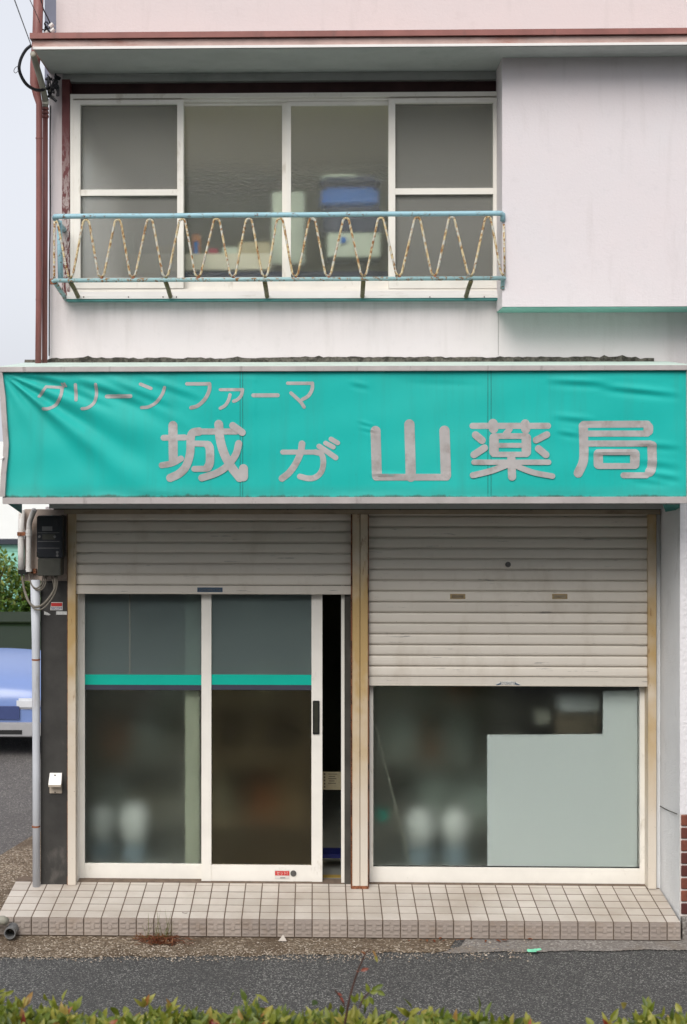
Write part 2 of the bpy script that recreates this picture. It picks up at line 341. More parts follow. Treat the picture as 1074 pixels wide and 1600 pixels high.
# ------------------------------------------------------------------ object helpers
def wl(o):
    v = Vector((0, 0, 0))
    while o is not None: v = v + Vector(o.location); o = o.parent
    return v
def tag(o, label=None, cat=None, group=None, kind=None):
    if label: o['label'] = label
    if cat: o['category'] = cat
    if group: o['group'] = group
    if kind: o['kind'] = kind
    return o
def empty(name, loc, label=None, cat=None, group=None):
    o = bpy.data.objects.new(name, None); COL.objects.link(o); o.location = loc; o.empty_display_size = .1
    return tag(o, label, cat, group)
class MB:
    def __init__(s): s.v = []; s.f = []; s.tint = []
    def face(s, pts, tint=0.0):
        i = len(s.v); s.v += [Vector(p) for p in pts]; s.f.append(tuple(range(i, i + len(pts)))); s.tint.append(tint)
    def box(s, x0, x1, y0, y1, z0, z1):
        i = len(s.v)
        s.v += [Vector(p) for p in ((x0,y0,z0),(x1,y0,z0),(x1,y1,z0),(x0,y1,z0),(x0,y0,z1),(x1,y0,z1),(x1,y1,z1),(x0,y1,z1))]
        for q in ((0,1,5,4),(1,2,6,5),(2,3,7,6),(3,0,4,7),(4,5,6,7),(3,2,1,0)): s.f.append(tuple(i + k for k in q)); s.tint.append(0)
        return s
    def prism(s, pts, y0, y1):
        """polygon of (x, z) pushed from y0 (front) back to y1"""
        n = len(pts); i = len(s.v)
        s.v += [Vector((x, y0, z)) for x, z in pts] + [Vector((x, y1, z)) for x, z in pts]
        s.f.append(tuple(range(i, i + n))); s.f.append(tuple(range(i + 2 * n - 1, i + n - 1, -1))); s.tint += [0, 0]
        for k in range(n):
            j = (k + 1) % n; s.f.append((i + k, i + n + k, i + n + j, i + j)); s.tint.append(0)
        return s
    def prism_z(s, pts, z0, z1):
        n = len(pts); i = len(s.v)
        s.v += [Vector((x, y, z0)) for x, y in pts] + [Vector((x, y, z1)) for x, y in pts]
        s.f.append(tuple(range(i + n - 1, i - 1, -1))); s.f.append(tuple(range(i + n, i + 2 * n))); s.tint += [0, 0]
        for k in range(n):
            j = (k + 1) % n; s.f.append((i + k, i + j, i + n + j, i + n + k)); s.tint.append(0)
        return s
    def tube(s, pts, r, n=10, cap=True):
        pts = [Vector(p) for p in pts]; rs = r if isinstance(r, (list, tuple)) else [r] * len(pts)
        base = len(s.v); up = None
        for k, p in enumerate(pts):
            d = (pts[min(k + 1, len(pts) - 1)] - pts[max(k - 1, 0)]).normalized()
            if up is None: up = d.orthogonal().normalized()
            up = (up - d * up.dot(d)); up = up.normalized() if up.length > 1e-6 else d.orthogonal().normalized()
            e = d.cross(up)
            for a in range(n):
                t = 2 * math.pi * a / n; s.v.append(p + (up * math.cos(t) + e * math.sin(t)) * rs[k])
        for k in range(len(pts) - 1):
            for a in range(n):
                b = (a + 1) % n; s.f.append((base + k*n + a, base + k*n + b, base + (k+1)*n + b, base + (k+1)*n + a)); s.tint.append(0)
        if cap:
            s.f.append(tuple(base + n - 1 - a for a in range(n))); s.f.append(tuple(base + (len(pts)-1)*n + a for a in range(n))); s.tint += [0, 0]
        return s
    def lathe(s, c, prof, n=20):
        base = len(s.v); c = Vector(c)
        for r, z in prof:
            for a in range(n): t = 2*math.pi*a/n; s.v.append(c + Vector((r*math.cos(t), r*math.sin(t), z)))
        for k in range(len(prof) - 1):
            for a in range(n):
                b = (a+1) % n; s.f.append((base+k*n+a, base+k*n+b, base+(k+1)*n+b, base+(k+1)*n+a)); s.tint.append(0)
        return s
    def mesh(s, name, off=Vector((0, 0, 0)), smooth=False, tint=False):
        me = bpy.data.meshes.new(name); me.from_pydata([tuple(v - off) for v in s.v], [], s.f); me.update()
        if tint:
            at = me.attributes.new('tint', 'FLOAT', 'FACE'); at.data.foreach_set('value', s.tint)
        if smooth:
            for p in me.polygons: p.use_smooth = True
        return me
    def build(s, name, mat, parent=None, smooth=False, tint=False, bevel=0, recalc=True, loc=None):
        off = wl(parent) if parent is not None else Vector(loc or (0, 0, 0))
        me = s.mesh(name, off, smooth, tint)
        if recalc:
            bm = bmesh.new(); bm.from_mesh(me); bmesh.ops.recalc_face_normals(bm, faces=bm.faces)
            if bevel: bmesh.ops.bevel(bm, geom=list(bm.edges), offset=bevel, segments=2, affect='EDGES', clamp_overlap=True)
            bm.to_mesh(me); bm.free()
        me.materials.append(M[mat])
        o = bpy.data.objects.new(name, me); COL.objects.link(o)
        if parent is not None: o.parent = parent
        elif loc: o.location = loc
        return o
def place(name, me, parent, loc, rot=(0, 0, 0), scale=None):
    o = bpy.data.objects.new(name, me); COL.objects.link(o); o.parent = parent
    o.location = Vector(loc) - wl(parent); o.rotation_euler = rot
    if scale: o.scale = scale
    return o
def shared(mb, name, mat, smooth=False, bevel=0):
    me = mb.mesh(name, smooth=smooth)
    bm = bmesh.new(); bm.from_mesh(me); bmesh.ops.recalc_face_normals(bm, faces=bm.faces)
    if bevel: bmesh.ops.bevel(bm, geom=list(bm.edges), offset=bevel, segments=1, affect='EDGES', clamp_overlap=True)
    bm.to_mesh(me); bm.free(); me.materials.append(M[mat]); return me
def pbox(x0, x1, y0, y1, Y, Yb, mb=None):
    """box whose front face covers the photo rectangle on plane Y"""
    mb = mb or MB(); ym = (y0 + y1) / 2; xm = (x0 + x1) / 2
    return mb.box(P(x0, ym, Y).x, P(x1, ym, Y).x, Y, Yb, P(xm, y1, Y).z, P(xm, y0, Y).z)
def smooth_pts(pts, sub=6):
    if len(pts) < 3: return [Vector(p) for p in pts]
    q = [Vector(p) for p in pts]; q = [q[0] * 2 - q[1]] + q + [q[-1] * 2 - q[-2]]; out = []
    for i in range(1, len(q) - 2):
        for k in range(sub):
            t = k / sub; a, b, c, d = q[i-1:i+3]
            out.append(.5 * ((2*b) + (c-a)*t + (2*a-5*b+4*c-d)*t*t + (3*b-a-3*c+d)*t*t*t))
    out.append(q[-2]); return out
def text_obj(name, body, mat, parent, center, height, width=None, Y=None, rotx=R(90)):
    cu = bpy.data.curves.new(name, 'FONT'); cu.body = body; cu.size = 1; cu.extrude = 0; cu.align_x = 'CENTER'; cu.align_y = 'CENTER'
    tmp = bpy.data.objects.new('tmp', cu); COL.objects.link(tmp)
    dg = bpy.context.evaluated_depsgraph_get(); me = bpy.data.meshes.new_from_object(tmp.evaluated_get(dg))
    bpy.data.objects.remove(tmp); bpy.data.curves.remove(cu)
    xs = [v.co.x for v in me.vertices]; ys = [v.co.y for v in me.vertices]
    if xs:
        cx, cy = (min(xs)+max(xs))/2, (min(ys)+max(ys))/2; sy = height / max(1e-6, max(ys)-min(ys)); sx = (width / (max(xs)-min(xs))) if width else sy
        for v in me.vertices: v.co = ((v.co.x-cx)*sx, 0, (v.co.y-cy)*sy)
    me.materials.clear(); me.materials.append(M[mat])
    o = bpy.data.objects.new(name, me); COL.objects.link(o); o.parent = parent; o.location = Vector(center) - wl(parent); return o

# ------------------------------------------------------------------ planes (depth) of the facade
YW, YB, YE, YS = -.15, -.44, -.68, -.84
ZG = -.158                                # street level
ZTOP = PZ(-90, YW)

# ================================================================== THE SETTING
def sheet(name, pts, z, mat):
    mb = MB(); mb.face([(x, y, z) for x, y in pts]); o = mb.build(name, mat, recalc=False); return tag(o, kind='structure')
sheet('road', [(-150, -150), (150, -150), (150, 150), (-150, 150)], ZG, 'asphalt')
# the paler old asphalt of the side lane
a = G(-40, 1362, ZG); b = G(52, 1303, ZG); 
sheet('side_lane', [(b.x + .02, b.y), (b.x + .35, b.y + .9), (-2.0, 30), (-60, 30), (-60, a.y - .2), (a.x - 3, a.y - .6), (a.x, a.y)], ZG + .002, 'asphalt_old')
# gravelly verge: wavy outer edge
vp = []
for i in range(381):
    px = -60 + i * 2
    py = 1497 + 1.0 * math.sin(i * .09) + .6 * math.sin(i * .31 + 1) + random.uniform(-1.1, 1.1) - 9 * (i / 380) ** 2
    g_ = G(px, py, ZG); vp.append((g_.x, g_.y))
back = [G(700, 1440, ZG), G(0, 1440, ZG)]
sheet('gravel_verge', vp + [(G(700, 1380, ZG).x, -.3), (-1.4, -.2), (b.x + .42, b.y + .9), (b.x + .02, b.y), (a.x, a.y), (a.x - 2, a.y - .5), (G(-60, 1440, ZG).x - 1.8, vp[0][1] + .1)], ZG + .004, 'gravel')
vq = []
for i in range(226):
    px = 690 + i * 2
    py = 1490.5 - 6 * (i / 225) + .8 * math.sin(i * .11) + random.uniform(-.9, .9)
    g_ = G(px, py, ZG); vq.append((g_.x, g_.y))
sheet('concrete_apron', vq + [(vq[-1][0], -.2), (vq[0][0] + .25, -.2), (vq[0][0] + .12, -.62)], ZG + .006, 'concrete')
sheet('soil_bed', [(-4, -5.1), (6, -5.1), (6, -3.9), (-4, -3.9)], ZG + .004, 'soil')
# loose stones of the verge
mb = MB()
for i in range(2600):
    px = random.uniform(-30, 830); py = random.triangular(1468, 1504, 1492)
    if px > 600 and random.random() < .55: continue
    c = G(px, py, ZG + .008); r = random.uniform(.002, .0065) * (1.7 if random.random() < .04 else 1)
    k = [c + Vector((r*math.cos(t)*random.uniform(.7, 1.2), r*math.sin(t)*random.uniform(.7, 1.2), 0)) for t in (0, 1.6, 3.1, 4.7)]
    top = c + Vector((0, 0, r * .8))
    for q in range(4): mb.face([k[q], k[(q+1) % 4], top])
for i in range(500):
    px = random.uniform(0, 48); py = random.uniform(1335, 1432); c = G(px, py, ZG + .008); r = random.uniform(.003, .007)
    k = [c + Vector((r*math.cos(t), r*math.sin(t), 0)) for t in (0, 1.6, 3.1, 4.7)]; top = c + Vector((0, 0, r * .8))
    for q in range(4): mb.face([k[q], k[(q+1) % 4], top])
tag(mb.build('loose_gravel', 'pebble', recalc=False), 'small loose stones scattered over the verge', 'gravel', kind='stuff')

# ================================================================== THE BUILDING
B = empty('shop_building', (0, 0, 0), 'two storey pinkish white rendered shop with window bay, shutters and glass doors', 'building')
XL = PX(77, YW, 500)                       # left corner of the upper wall
XR = 4.2                                   # runs on beyond the picture to the right
zaw = PZ(560, YW)
x_w0, x_w1 = PX(98, YW, 300), PX(777, YW, 300)
z_w0, z_w1 = PZ(466, YW, 440), PZ(118, YW, 440)
z_sof = PZ(74, YE, 300)
z_low = 2.30
mb = MB()
mb.box(XL, XR, YW, 0, z_low, z_w0)                     # band under the window
mb.box(XL, x_w0, YW, 0, z_w0, z_sof)                   # strip left of the window
mb.build('wall', 'stucco_sill', B)
xb0 = PX(785, YB, 300); zb0 = PZ(479, YB, 900)
mb = MB(); mb.box(xb0, XR, YB, YW - .001, zb0, z_sof); mb.box(x_w1 + .004, XR, YW - .001, 0, z_w0, z_sof)
o = mb.build('bay_wall', 'stucco', B, bevel=0); tag(o, 'projecting blank wall block right of the window')
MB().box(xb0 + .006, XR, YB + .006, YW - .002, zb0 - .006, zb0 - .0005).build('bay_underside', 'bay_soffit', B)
# thin crack line where the two renders meet
MB().box(x_w1 + .006, x_w1 + .0075, YW - .0015, YW - .0003, PZ(556, YW), zb0).build('render_joint', 'caulk', B)
# eave
xe0 = PX(51, YE, 60); ze1 = PZ(61, YE, 300)
mb = MB(); mb.box(xe0, XR, YE, .3, z_sof, ze1)
ev = mb.build('eave', 'fascia', B)
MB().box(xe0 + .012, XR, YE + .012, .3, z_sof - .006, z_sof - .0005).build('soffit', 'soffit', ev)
mb = MB(); mb.prism([(xe0 - .012, ze1 + .004), (XR, ze1 + .004), (XR, ze1 + .036), (xe0 - .012, ze1 + .036)], YE - .022, .3)
mb.build('drip_edge', 'brown_metal', ev)
MB().box(xe0, XR, YE - .004, YE, PZ(75.5, YE, 300), PZ(71.5, YE, 300)).build('fascia_lip', 'alu_white', ev)
# storey above the eave
MB().box(PX(88, YW, 30), XR, YW, .25, ze1 + .037, ZTOP).build('parapet_wall', 'stucco_pink', B)
MB().box(PX(70, .3, 30), PX(89, .3, 30), .3, 1.0, ze1, ZTOP).build('corner_panel', 'slate_blue', B)
# timber over and beside the window
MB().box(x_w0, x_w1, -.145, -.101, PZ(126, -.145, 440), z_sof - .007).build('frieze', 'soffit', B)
MB().box(x_w0, x_w1, -.10, .0, PZ(146, -.1, 440), z_sof - .007).build('lintel', 'dark_brown', B)
MB().box(PX(97, -.175, 300), PX(109, -.175, 300), -.175, -.05, PZ(464, -.175, 100), PZ(124, -.175, 100)).build('corner_post', 'peeling_brown', B)

# ---- upstairs window
YF = -.185
def rect_frame(x0, x1, y0, y1, l, r, t, b, Y, Yb):
    mb = MB()
    X0, X1 = PX(x0, Y, 300), PX(x1, Y, 300); Z1, Z0 = PZ(y0, Y, (x0+x1)/2), PZ(y1, Y, (x0+x1)/2); s = (CAMY - Y) / -F
    mb.box(X0, X0 + l*s, Y, Yb, Z0, Z1); mb.box(X1 - r*s, X1, Y, Yb, Z0, Z1)
    mb.box(X0 + l*s, X1 - r*s, Y, Yb, Z1 - t*s, Z1); mb.box(X0 + l*s, X1 - r*s, Y, Yb, Z0, Z0 + b*s)
    return mb, (X0 + l*s, X1 - r*s, Z0 + b*s, Z1 - t*s)
mb, r_ = rect_frame(110, 779, 145, 466, 5, 3, 7, 15, YF, -.02)
win = mb.build('window', 'alu', B); tag(win, 'wide four pane aluminium sliding window upstairs')
# head track steps
pbox(116, 777, 151, 158, YF + .022, -.02).build('head_track', 'alu', win)
pbox(105, 778, 455, 461, YF - .028, -.03).build('sill', 'alu_white', win)
pbox(104, 778, 461, 466, YF - .046, -.03).build('sill', 'alu_white', win)
pbox(104, 778, 466.3, 469.5, YF - .040, YW).build('sill_shadow', 'teal_shadow', win)  # painted shadow line: dark teal strip under the sill
sashes = [(115, 287, 156, 451, 11, 10, 7, 17, YF - .006, -.135, True), (285, 449, 158, 453, 3, 8, 7, 20, YF + .05, -.105, False),
          (447, 611, 158, 453, 8, 4, 7, 20, YF + .028, -.128, False), (607.5, 777, 153, 451, 10.5, 6, 8, 17, YF - .006, -.135, True)]
for (x0, x1, y0, y1, l, r, t, b_, Y, Yb, scr) in sashes:
    mb, q = rect_frame(x0, x1, y0, y1, l, r, t, b_, Y, Yb)
    sa = mb.build('sash', 'alu', win, bevel=.0025)
    mid = (Y + Yb) / 2
    MB().box(q[0] - .004, q[1] + .004, -.088 if scr else mid, (-.088 if scr else mid) + .003, q[2] - .004, q[3] + .004).build('pane', 'figured_glass', win)
    if scr:
        yc = 300.5 if x0 < 300 else 298.5
        zc = PZ(yc, Y, (x0 + x1)/2); MB().box(q[0], q[1], Y + .004, Yb, zc - .018, zc + .018).build('crossbar', 'alu', win)
        MB().box(q[0] - .003, q[1] + .003, mid, mid + .001, q[2] - .003, q[3] + .003).build('fly_screen', 'fly_screen', win)
        # fixed side sash behind the fly screen
        mb2, _ = rect_frame(x0 + 4, x1 - 2, y0 + 2, y1 - 6, 6, 6, 6, 8, -.10, -.075); mb2.build('sash', 'alu', win)
# window screws on sill
for px in (131, 201, 255, 276, 672, 757): MB().tube([P(px, 464, YF - .0465), P(px, 464, YF - .049)], .004, 8).build('screw', 'dark_brown', win)

# ---- render scar above the awning
mb = MB(); pts_t = []; pts_b = []
for i in range(140):
    px = 39 + i * (1022 - 39) / 139
    top = 561 - abs(1.2*math.sin(i*.37)) - random.uniform(0, 1.8) - (1.6 if 440 < px < 1000 else 0) - (2.5 if random.random() < .06 else 0)
    if px < 75: top = 562
    pts_t.append(P(px, top, YW)); pts_b.append(P(px, 566.5, YW))
for i in range(139):
    a, b2, c, d = pts_b[i], pts_b[i+1], pts_t[i+1], pts_t[i]; e = random.uniform(.010, .022)
    f0 = Vector((0, -.010 - .003*math.sin(i*1.3), 0)); f1 = Vector((0, -.010 - .003*math.sin((i+1)*1.3), 0)); tt = Vector((0, -.004, 0))
    mb.face([a+f0, b2+f1, c+tt, d+tt]); mb.face([d+tt, c+tt, c, d]); mb.face([a, b2, b2+f1, a+f0])
mb.build('mortar_scar', 'caulk', B, recalc=False)

# ---- ground floor front
ZH = PZ(797, 0)      # underside of the header
mb = MB(); mb.box(PX(100, 0), PX(1031, 0), -.0, .10, PZ(803, 0), PZ(797, 0)); mb.box(PX(100, 0), PX(1031, 0), .10, .14, PZ(803,0), PZ(797, 0))
MB().box(PX(100, -.03), PX(1032, -.03), -.03, .14, PZ(803.5, -.03), PZ(796.5, -.03)).build('header_trim', 'header_cream', B)
MB().box(XL, XR, .0, .14, PZ(796.4, 0), z_low + .1).build('header_wall', 'dark_panel', B)
MB().box(XL, XR, YW + .002, .14, z_low + .1005, z_low + .16).build('header_soffit', 'dark_panel', B)
# left corner: dark stone panel with the meter board above
xw = PX(64, 0, 1200)
MB().box(xw, PX(105.5, 0, 1200), .0, .14, -.10, PZ(908, 0, 90)).build('stone_panel', 'wall_dark', B)
MB().box(PX(38, .0, 850), PX(105.5, 0, 850), .004, .06, PZ(908, 0, 90) + .001, PZ(796, 0, 90)).build('meter_board', 'wall_board', B)
mb = MB(); mb.prism([tuple((P(x, y, -.003).x, P(x, y, -.003).z)) for x, y in ((69, 955), (74, 957), (79, 960), (77, 961.5), (69, 960.5))], -.003, 0)
mb.build('paint_patch', 'strip_white', B)
pbox(88, 105, 955.3, 960.5, -.003, 0).build('paint_patch', 'strip_white', B)
# guide rails
def guide(x0, x1, y1, Y, mat='guide_cream'):
    return MB().box(PX(x0, Y, 1100), PX(x1, Y, 1100), Y, .13, PZ(y1, Y, x0), PZ(803.6, -.03))
guide(106, 118.5, 1383, -.015).build('shutter_guide', 'guide_cream', B, bevel=.002)
g1 = guide(551, 562.4, 1388, -.032).build('shutter_guide', 'guide_cream', B, bevel=.002)
guide(563.2, 575, 1388, -.032).build('shutter_guide', 'guide_cream', B, bevel=.002)
guide(548.6, 550.8, 1388, -.029).build('guide_edge', 'rust_edge', B)
guide(105, 105.9, 1383, -.013).build('guide_edge', 'rust_edge', B)
guide(575.1, 576.6, 1388, -.026).build('guide_edge', 'rust_edge', B)
guide(1013, 1026, 1389, -.015).build('shutter_guide', 'guide_cream', B, bevel=.002)
pbox(549, 576, 1384.5, 1389.5, -.036, -.02).build('rusted_foot', 'rust', B)
MB().box(PX(1026.3, 0.02, 1100), PX(1034, .02, 1100), .02, .14, -.05, ZH).build('reveal', 'pillar', B)

# ---- roller shutters: every slat a piece
def slat_mesh(w, h):
    prof = [(0.004, 0), (-.0045, .0025), (-.0080, h*.2), (-.0090, h*.5), (-.0080, h*.76), (-.0045, h*.875), (.011, h*.89), (.011, h - .0005)]
    mb = MB(); n = len(prof)
    for x in (-w/2, w/2):
        for y, z in prof: mb.v.append(Vector((x, y, z)))
        mb.v.append(Vector((x, .016, h - .0005))); mb.v.append(Vector((x, .016, 0)))
    k = n + 2
    for i in range(k): j = (i+1) % k; mb.f.append((i, k+i, k+j, j)); mb.tint.append(0)
    mb.f.append(tuple(range(k))); mb.f.append(tuple(range(2*k-1, k-1, -1)))
    return shared(mb, 'slat', 'slat')
def shutter(label, x0, x1, ylines, ybar1, Y=.02):
    X0, X1 = PX(x0, Y, 900), PX(x1, Y, 900); xm = (X0+X1)/2; zs = [PZ(y, Y, (x0+x1)/2) for y in ylines]
    h = (zs[0] - zs[-1]) / (len(zs) - 1); me = slat_mesh(X1 - X0, h)
    zb1, zb0 = zs[-1], PZ(ybar1, Y, (x0+x1)/2)
    sh = MB().box(X0, X1, Y - .012, Y + .016, zb0 + .004, zb1 - .003).box(X0, X1, Y - .018, Y + .02, zb0, zb0 + .0045)
    sh = sh.build('roller_shutter', 'slat', B, bevel=.0015); tag(sh, label)
    z = zs[-1]; k = 0
    while z < 2.33:
        place('slat', me, sh, (xm, Y + random.uniform(-.001, .001), z), (random.uniform(-.012, .012), random.uniform(-.0004, .0004), 0)); z += h
    return sh, (X0, X1, zb0, zb1, h)
shL, qL = shutter('cream roller shutter half raised over the glass doors', 119, 549.5, [813.5, 830.3, 847.5, 864.3, 881, 897.3, 914], 928)
shR, qR = shutter('cream roller shutter lowered halfway over the shop window', 576.5, 1012.5, [806, 823, 840, 856.6, 873.5, 890, 907, 924, 940, 957.5, 973.6, 990.6, 1007, 1024, 1040, 1057], 1071.5)
YSB = .006
pbox(308.5, 348, 918, 925, YSB, YSB + .003).build('maker_plate', 'label_blue', shL)
text_obj('plate_lettering', 'TOYOSHUTTER', 'meter_label', shL, P(328, 921.6, YSB - .0015), .014, .135)
# arched badge on the right shutter
arc = [P(794 + 20*math.cos(R(t)), 1072 - 8.2*math.sin(R(t)), YSB) for t in range(15, 166, 10)]
mb = MB(); mb.prism([(p.x, p.z) for p in arc], YSB, YSB + .003); mb.build('maker_badge', 'sticker_white', shR)
text_obj('badge_lettering', 'TOYOSHUTTER', 'label_blue', shR, P(794, 1067.4, YSB - .0015), .0165, .098)
for sgn in (-1, 1):
    mb = MB(); q = [P(794 + sgn*x, y, YSB - .001) for x, y in ((11, 1066.5), (19.5, 1070.3), (17, 1070.8), (11, 1069.4))]; mb.face(q); mb.build('badge_mark', 'label_blue', shR, recalc=False)
for px in (715.5, 875):
    pbox(px - 12, px + 12, 928, 936, .0095, .02).build('hand_slot', 'slot_brown', shR, bevel=.001)
    pbox(px - 9, px + 9, 930, 934.2, .0088, .02).build('hand_slot', 'header_cream', shR)
c = P(794, 882, .008); MB().tube([c, c + Vector((0, -.004, 0))], .017, 16).tube([c + Vector((0, -.004, 0)), c + Vector((0, -.007, 0))], .008, 10).build('lock', 'grey_lock', shR)

# ---- sliding doors
YD1, YD2 = .075, .11
def door(name, label, x0, x1, gx0, gx1, y1, gy1, Y, Yb, glassmat):
    ztop = 2.05
    X0, X1, A0, A1 = [PX(v, Y, 1150) for v in (x0, x1, gx0, gx1)]
    xm = (x0 + x1)/2; Z0, Zg = PZ(y1, Y, xm), PZ(gy1, Y, xm)
    mb = MB(); mb.box(X0, A0, Y, Yb, Z0, ztop); mb.box(A1, X1, Y, Yb, Z0, ztop); mb.box(A0, A1, Y + .002, Yb - .002, Z0 + .001, Zg); mb.box(A0, A1, Y, Yb, ztop - .06, ztop)
    d = mb.build(name, 'alu', B, bevel=.0015); tag(d, label)
    ym = (Y + Yb)/2; zb = PZ(1062, ym, xm)
    MB().box(A0 - .004, A1 + .004, ym, ym + .003, Zg - .004, zb - .001).build('pane', glassmat, d)
    MB().box(A0 - .004, A1 + .004, ym, ym + .003, zb + .001, ztop - .05).build('pane', 'film_glass', d)
    z1, z2, z3 = PZ(1054, ym, xm), PZ(1070, ym, xm), PZ(1078, ym, xm)
    MB().box(A0 - .003, A1 + .003, ym - .003, ym - .0005, z2, z1).build('colour_band', 'band_teal', d)
    MB().box(A0 - .003, A1 + .003, ym - .003, ym - .0005, z3, z2 - .0004).build('colour_band', 'band_navy', d)
    return d, (X0, X1, A0, A1, Z0, Zg)
dL, qd = door('sliding_door', 'left glass sliding door with a teal band', 121.5, 330, 132.5, 316, 1379, 1350, YD2, YD2 + .03, 'shop_glass')
dR, qd2 = door('sliding_door', 'right glass sliding door pushed partly open, with dark pull and red sticker', 315, 504, 330.5, 487, 1377.5, 1352, YD1, YD1 + .03, 'shop_glass_brown')
ym = YD2 + .015; MB().box(PX(202.8, ym, 990), PX(203.6, ym, 990), ym - .002, ym - .0005, PZ(1053.5, ym, 200), 1.98).build('film_seam', 'conduit_grey', dL)
o = pbox(489, 499.5, 1095, 1147.5, YD1 - .010, YD1).build('pull', 'black_plastic', dR, bevel=.003)
pbox(491.5, 497, 1098, 1144.5, YD1 - .0115, YD1 - .0095).build('pull', 'handle_dark', dR)
Yst = YD1 - .002
pbox(429.5, 452.5, 1359, 1373, Yst, YD1).build('sticker', 'sticker_white', dR)
pbox(430, 452.3, 1361, 1368, Yst - .0008, Yst).build('sticker_panel', 'red_print', dR)
text_obj('sticker_lettering', 'セット!', 'sticker_white', dR, P(441, 1364.5, Yst - .0014), .021, .066)
pbox(438, 446, 1371, 1372.2, Yst - .0008, Yst).build('sticker_print', 'meter_label', dR)
c = P(458.7, 1364.6, YD1); mb = MB()
for r0, d0, d1 in ((.0185, 0, .003), (.0125, .003, .0045), (.006, .0045, .006)): mb.tube([c + Vector((0, -d0, 0)), c + Vector((0, -d1, 0))], r0, 18)
mb.build('floor_lock', 'grey_lock', dR)
# jambs and sill
MB().box(PX(533.5, YD1 - .01, 1150), PX(538.5, YD1 - .01, 1150), YD1 - .01, .16, PZ(1384, YD1 - .01, 535), 2.2).build('door_jamb', 'alu', B)
MB().box(PX(538.6, .04, 1150), PX(549.5, .04, 1150), .04, .16, PZ(1385, .04, 544), 2.2).build('door_jamb', 'dark_stainless', B)
MB().box(PX(118, .07, 1150), PX(122.5, .07, 1150), .06, .16, PZ(1380, .07, 120), 2.2).build('door_jamb', 'alu', B)
MB().box(PX(119, .06, 1380), PX(540, .06, 1380), .055, .18, -.04, PZ(1381.5, .06, 330)).build('door_sill', 'alu', B)
MB().box(PX(119, .06), PX(549, .06), .07, .16, 2.05, 2.32).build('door_head', 'dark_panel', B)
# ---- grime gathered where frames meet the tiles
mb = MB()
for x0, x1, yy in ((120, 330, 1380.5), (577, 1012, 1388.5)):
    for k in range(int((x1 - x0)*1.1)):
        px = random.uniform(x0, x1); c = P(px, yy + random.uniform(-.8, .8), .05); rr = random.uniform(.002, .006)*(2 if random.random() < .06 else 1); hh = random.uniform(.002, .006)*(1.8 if random.random() < .08 else 1)
        k4 = [c + Vector((rr*1.6*math.cos(t), rr*math.sin(t), -.004)) for t in (0, 1.6, 3.1, 4.7)]; top = c + Vector((0, .006, hh))
        for q in range(4): mb.face([k4[q], k4[(q+1) % 4], top])
o = mb.build('grime', 'soil', B, recalc=False); o['kind'] = 'stuff'
# ---- shop window
YV = .08
Xa, Xb, Ga, Gb = [PX(v, YV, 1220) for v in (577.5, 1012, 583.5, 1000.5)]
Z0, Zg = PZ(1387, YV, 790), PZ(1356.5, YV, 790)
mb = MB(); mb.box(Xa, Ga, YV, .14, Z0, 2.2); mb.box(Gb, Xb, YV, .14, Z0, 2.2); mb.box(Ga, Gb, YV + .002, .138, Z0 + .001, Zg); mb.box(Ga, Gb, YV, .14, 2.05, 2.2)
sw = mb.build('shop_window', 'alu', B, bevel=.0015); tag(sw, 'large fixed shop window under the half closed shutter')
MB().box(Ga - .004, Gb + .004, .108, .111, Zg - .004, 2.06).build('pane', 'shop_glass', sw)
MB().box(Ga, Gb, .1, .108, Zg, Zg + .006).build('gasket', 'black_plastic', sw)

# ---- side, back and rooms
MB().box(xw + .003, xw + .12, .145, 6.0, -.2, z_low).build('side_wall', 'stucco', B)
SWY0, SWY1, SWZ0, SWZ1 = .35, 2.2, 3.75, 4.72  # made-up opening that lets daylight brighten the upstairs room
MB().box(XL, XL + .12, .002, SWY0, z_low + .001, ze1 - .06).box(XL, XL + .12, SWY1, 6.0, z_low + .001, ze1 - .06).box(XL, XL + .12, SWY0, SWY1, z_low + .001, SWZ0).box(XL, XL + .12, SWY0, SWY1, SWZ1, ze1 - .06).build('side_wall', 'stucco', B)
MB().box(xw + .003, XR, 6.0, 6.12, -.2, ze1 - .06).build('back_wall', 'stucco', B)
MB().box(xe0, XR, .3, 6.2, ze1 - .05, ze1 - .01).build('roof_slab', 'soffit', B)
MB().box(XR - .12, XR, .16, 6.0, -.2, ze1 - .06).build('side_wall', 'stucco', B)
def shell(x0, x1, y0, y1, z0, z1, wall, floor, ceil, side=None):
    mb = MB()
    if side:
        a, b, c, d = side
        for (ya, yb, za, zb) in ((y0, a, z0, z1), (b, y1, z0, z1), (a, b, z0, c), (a, b, d, z1)): mb.face([(x0, ya, za), (x0, yb, za), (x0, yb, zb), (x0, ya, zb)])
    else: mb.face([(x0, y0, z0), (x0, y1, z0), (x0, y1, z1), (x0, y0, z1)])
    mb.face([(x1, y0, z0), (x1, y0, z1), (x1, y1, z1), (x1, y1, z0)])
    mb.face([(x0, y1, z0), (x1, y1, z0), (x1, y1, z1), (x0, y1, z1)]); mb.build('room_lining', wall, B, recalc=False)
    mb = MB(); mb.face([(x0, y0, z1), (x0, y1, z1), (x1, y1, z1), (x1, y0, z1)]); mb.build('room_ceiling', ceil, B, recalc=False)
    mb = MB(); mb.face([(x0, y0, z0), (x1, y0, z0), (x1, y1, z0), (x0, y1, z0)]); mb.build('room_floor', floor, B, recalc=False)
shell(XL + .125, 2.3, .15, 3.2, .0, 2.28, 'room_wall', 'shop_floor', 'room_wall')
shell(XL + .125, 2.3, -.06, 2.6, 3.45, PZ(140, -.06), 'room_wall_up', 'tatami', 'shelf_cream', (SWY0, SWY1, SWZ0, SWZ1))
